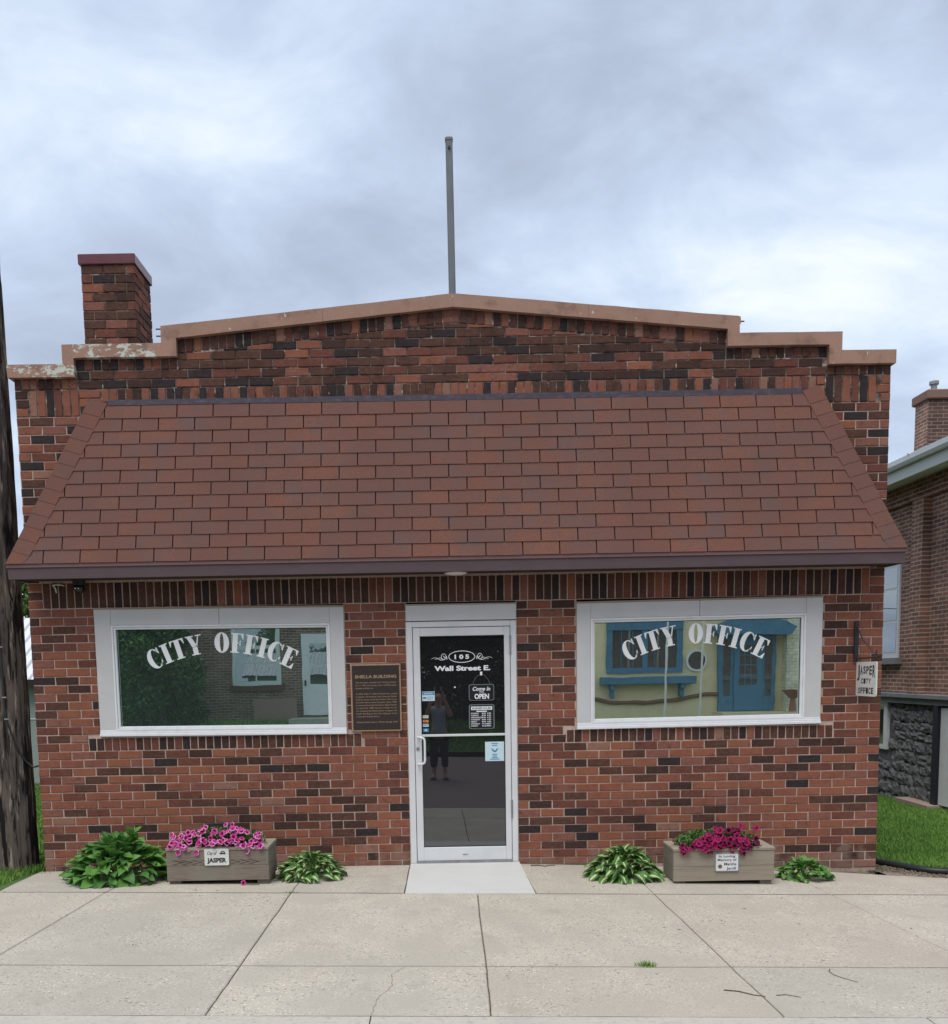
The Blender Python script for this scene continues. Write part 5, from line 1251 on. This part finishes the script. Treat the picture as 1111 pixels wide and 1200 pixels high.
M_yb = wallbrick('cream_painted_brick', 0, (.84,.82,.60), (.80,.77,.55), (.64,.62,.46), .22, .09, .008)
M_bt = mat('blue_trim_paint', (.085,.215,.32), .6, noise=(6, (.06,.16,.25), .4, .7))
b = MB(); b.box(3.4,11.0,FY-8,FY,-.2,4.6); b.build('wall', M_yel, yh)
b = MB(); b.box(9.42,11.3,FY+.001,FY+.35,-.2,4.6); b.build('brick_pier', M_yb, yh)
b = MB(); b.box(3.2,11.4,FY-8.2,FY+.5,4.6,4.8); b.build('eave', M_bt, yh)
b = MB(); b.add([(3.0,FY+.6,4.8),(11.6,FY+.6,4.8),(9,FY-4,7.4),(5.5,FY-4,7.4),(3.0,FY-8.4,4.8),(11.6,FY-8.4,4.8)], [(1,0,3,2),(0,4,3),(5,1,2),(4,5,2,3)]); b.build('roof', M_band, yh)
b = MB(); b.box(4.55,6.65,FY,FY+.07,1.66,1.80); b.box(4.55,6.65,FY,FY+.10,2.82,3.5); b.box(4.55,4.72,FY,FY+.07,1.80,2.82); b.box(6.48,6.65,FY,FY+.07,1.80,2.82); b.box(5.52,5.68,FY,FY+.06,1.80,2.82); w_ = b.build('window', M_bt, yh)
b = MB(); b.box(4.72,6.48,FY+.002,FY+.02,1.80,2.82); b.build('pane', M_pglass, w_)
for i in range(5):
    b = MB(); b.box(4.95+i*.31,4.968+i*.31,FY+.021,FY+.04,1.81,2.81); b.build('muntin', M_bt, w_)
b = MB(); b.box(4.35,6.95,FY,FY+.40,1.33,1.55, 0, .02); sf = b.build('window_shelf', M_bt, yh)
for x in (4.62,6.55):
    b = MB(); b.prism([(x,1.0),(x+.10,.95),(x+.10,1.33),(x,1.33)], FY, FY+.20); b.box(x-.01,x+.11,FY,FY+.34,1.20,1.329); b.build('bracket', M_bt, sf)
b = MB(); b.tube([(7.03,FY,1.97),(7.03,FY+.08,1.97)], .30, 28); rw = b.build('round_window', M_gut, yh)
b = MB(); b.tube([(7.03,FY+.081,1.97),(7.03,FY+.09,1.97)], .24, 28); b.build('pane', M_pglass, rw)
b = MB(); b.box(7.62,9.20,FY,FY+.12,.55,2.95); dd = b.build('door_surround', M_bt, yh)
b = MB(); b.box(8.05,8.82,FY+.121,FY+.16,.56,2.55); b.build('door', mat('blue_door_paint', (.075,.20,.31), .5), dd)
for i in range(3):
    for j in range(4):
        b = MB(); b.box(8.19+i*.165,8.33+i*.165,FY+.161,FY+.166,1.28+j*.28,1.53+j*.28); b.build('pane', M_pglass, dd)
for x0 in (7.76,8.90):
    b = MB(); b.box(x0,x0+.20,FY+.121,FY+.126,.95,2.5); b.build('sidelight', M_pglass, dd)
b = MB(); b.prism([(7.30,2.80),(7.45,2.62),(9.40,2.62),(9.55,2.80),(8.43,3.32)], FY+.13, FY+.75); b.build('door_hood', M_bt, yh)
b = MB(); b.box(7.5,9.5,FY+.001,FY+1.0,.3,.54); b.build('step', M_yel, yh)
b = MB(); b.tube([(4.2,FY+.06,.95),(4.6,FY+.06,.86),(5.6,FY+.06,.82),(6.6,FY+.06,.90),(7.3,FY+.06,1.02),(7.6,FY+.06,1.02)], .05, 8); b.build('pipe', mat('rusty_pipe', (.22,.12,.08), .8), yh)
t = thing('urn', 'terracotta bowl standing beside the blue door across the street', 'urn', (9.1,FY+.6,.5))
b = MB(); b.tube([(9.45,FY+.75,.55),(9.45,FY+.75,.9),(9.45,FY+.75,.92),(9.45,FY+.75,1.12)], [.10,.06,.10,.28], 16); b.build('bowl', mat('terracotta', (.32,.14,.09), .8), t)
for i, (xa, xb) in enumerate(((6.1,6.0),(7.05,6.96))):
    b = MB(); b.tube([(xb*.93,-14.6,.2),(xa*.93+.12,-14.6,6.5)], .028, 8); o = b.build('pale_line_rod', M_sign); o['label'] = ['slim white mast across the street, left of the round window', 'slim white mast across the street in front of the round window'][i]; o['category'] = 'mast'  # added rods, so the right pane mirrors two pale upright lines
for i, (x, y, h_) in enumerate(((-1.2,-21,5.2),(.8,-19.5,5.5),(2.6,-21.5,6.2),(-.2,-24,7.5),(12.8,-20,6),(-14,-19,6))):
    tree(x, y, .6, h_, 2.0, ['dark tree behind the lawn between the far houses, leftmost', 'dark tree standing closest to the far lawn between the two far houses', 'dark tree beside the cream house wall', 'tallest dark tree in the gap between the far houses', 'tree to the right of the cream house', 'tree to the left of the far brick house'][i], 60+i, M_tl2, 7000, .13)
hd = thing('hedge', 'dense dark hedge filling the gap between the two far houses', 'hedge', (.6,-18.6,.5), kind='stuff')
scatter_leaves('hedge_foliage', hd, M_tl2, (.6,-18.6,1.9), (3.6,.9,2.2), 16000, .09, 77, kind='stuff')

# ------------------------------------------------------------------ the photographer, mirrored in the door glass
pz = rz(-.08, -8.8)
pr = thing('person', 'person in sleeveless top and dark trousers holding up a phone, mirrored in the door', 'person', (-.08,-8.95,pz))
def skin(name, J, E_, m, parent, root=0, sub=2):
    me = bpy.data.meshes.new(name); me.from_pydata([j[:3] for j in J], E_, []); o = bpy.data.objects.new(name, me); COL.objects.link(o)
    md = o.modifiers.new('s', 'SKIN'); sv = me.skin_vertices[0].data
    for i, j in enumerate(J): rr = j[3]; sv[i].radius = rr if isinstance(rr, tuple) else (rr, rr); sv[i].use_root = (i == root)
    o.modifiers.new('u', 'SUBSURF').levels = sub; dg = bpy.context.evaluated_depsgraph_get(); dg.update()
    m2 = bpy.data.meshes.new_from_object(o.evaluated_get(dg)); bpy.data.objects.remove(o); m2.materials.clear(); m2.materials.append(m); m2.polygons.foreach_set('use_smooth', [True]*len(m2.polygons)); m2.name = name
    return link(name, m2, parent)
px0, py0 = -.08, -8.97
M_skin = mat('skin', (.52,.30,.21), .55); M_hair = mat('light_brown_hair', (.20,.13,.08), .7); M_top = mat('pale_blue_grey_top', (.36,.40,.46), .8); M_trs = mat('black_trousers', (.012,.012,.016), .8); M_shoe = mat('dark_sandal', (.03,.025,.022), .7)
def Pp(x, y, z): return (px0+x, py0+y, pz+z)
J = [(*Pp(0,0,.92),.13),(*Pp(0,0,1.08),.115),(*Pp(0,.0,1.24),.135),(*Pp(0,-.01,1.36),.10),(*Pp(0,.0,1.42),.055),(*Pp(0,.02,1.50),.075),(*Pp(0,.02,1.58),.082),(*Pp(0,.01,1.64),.045)]
E_ = [(0,1),(1,2),(2,3),(3,4),(4,5),(5,6),(6,7)]
for s_ in (-1,1):
    o_ = len(J)
    J += [(*Pp(.09*s_,0,.86),.10),(*Pp(.10*s_,.01,.48),.062),(*Pp(.11*s_,-.02,.09),.038),(*Pp(.13*s_,.10,.035),.032),
          (*Pp(.17*s_,0,1.34),.055),(*Pp(.24*s_,.14,1.22),.043),(*Pp(.13*s_,.27,1.52),.033),(*Pp(.085*s_,.31,1.70),.024)]
    E_ += [(0,o_),(o_,o_+1),(o_+1,o_+2),(o_+2,o_+3),(3,o_+4),(o_+4,o_+5),(o_+5,o_+6),(o_+6,o_+7)]
body_ = skin('body', J, E_, M_skin, pr)
J = [(*Pp(0,0,.84),.155),(*Pp(0,0,.97),.145),(*Pp(0,0,1.08),.132),(*Pp(0,0,1.24),.155),(*Pp(0,-.01,1.345),.115),(*Pp(.13,0,1.345),.07),(*Pp(-.13,0,1.345),.07)]
skin('top', J, [(0,1),(1,2),(2,3),(3,4),(4,5),(4,6)], M_top, pr)
for_leg = []
J = [(*Pp(0,0,.90),.145)]; E_ = []
for s_ in (-1,1):
    o_ = len(J); J += [(*Pp(.09*s_,0,.80),.112),(*Pp(.10*s_,.01,.48),.080),(*Pp(.11*s_,-.01,.22),.068)]; E_ += [(0,o_),(o_,o_+1),(o_+1,o_+2)]
skin('trousers', J, E_, M_trs, pr)
for s_ in (-1,1):
    b = MB(); b.box(px0+.12*s_-.05, px0+.12*s_+.05, py0-.07, py0+.18, pz, pz+.035, 0, .012); b.build('shoe', M_shoe, pr)
    for k_ in range(4):
        b = MB(); hx = .078*s_; b.tube([Pp(hx, .315, 1.715+k_*.021), Pp(hx-.010*s_, .335, 1.72+k_*.021), Pp(hx-.036*s_, .343, 1.722+k_*.021)], [.0095,.009,.007], 7); b.build('finger', M_skin, pr, smooth=True)
    b = MB(); b.tube([Pp(.085*s_,.30,1.70), Pp(.062*s_,.295,1.73), Pp(.05*s_,.305,1.76)], [.012,.010,.008], 7); b.build('thumb', M_skin, pr, smooth=True)
J = [(*Pp(0,-.01,1.66),.07),(*Pp(0,-.04,1.58),.098),(*Pp(0,-.06,1.46),.085),(*Pp(.06,-.05,1.36),.05),(*Pp(-.06,-.05,1.36),.05)]
skin('hair', J, [(0,1),(1,2),(2,3),(2,4)], M_hair, pr)
fb_ = MB(); fb_.tube([Pp(0,.095,1.55),Pp(0,.115,1.525),Pp(0,.098,1.515)], [.008,.014,.008], 8); fb_.build('nose', M_skin, pr, smooth=True)
for s_ in (-1,1):
    b = MB(); b.tube([Pp(.033*s_,.088,1.558),Pp(.033*s_,.097,1.558)], [.014,.008], 10); b.build('eye', M_ink, pr)
b = MB(); b.tube([Pp(-.025,.092,1.485),Pp(0,.098,1.483),Pp(.025,.092,1.485)], .006, 6); b.build('mouth', mat('lips', (.35,.12,.10), .5), pr)
phn = thing('phone', 'black phone held up in both hands by the person in the door glass', 'phone', Pp(0,.322,1.75))
b = MB(); b.box(px0-.045+.045, px0+.045+.045, py0+.316, py0+.324, pz+1.70, pz+1.86); b.v = [(x-.045, y, z) for x, y, z in b.v]; b.build('case', M_black, phn)
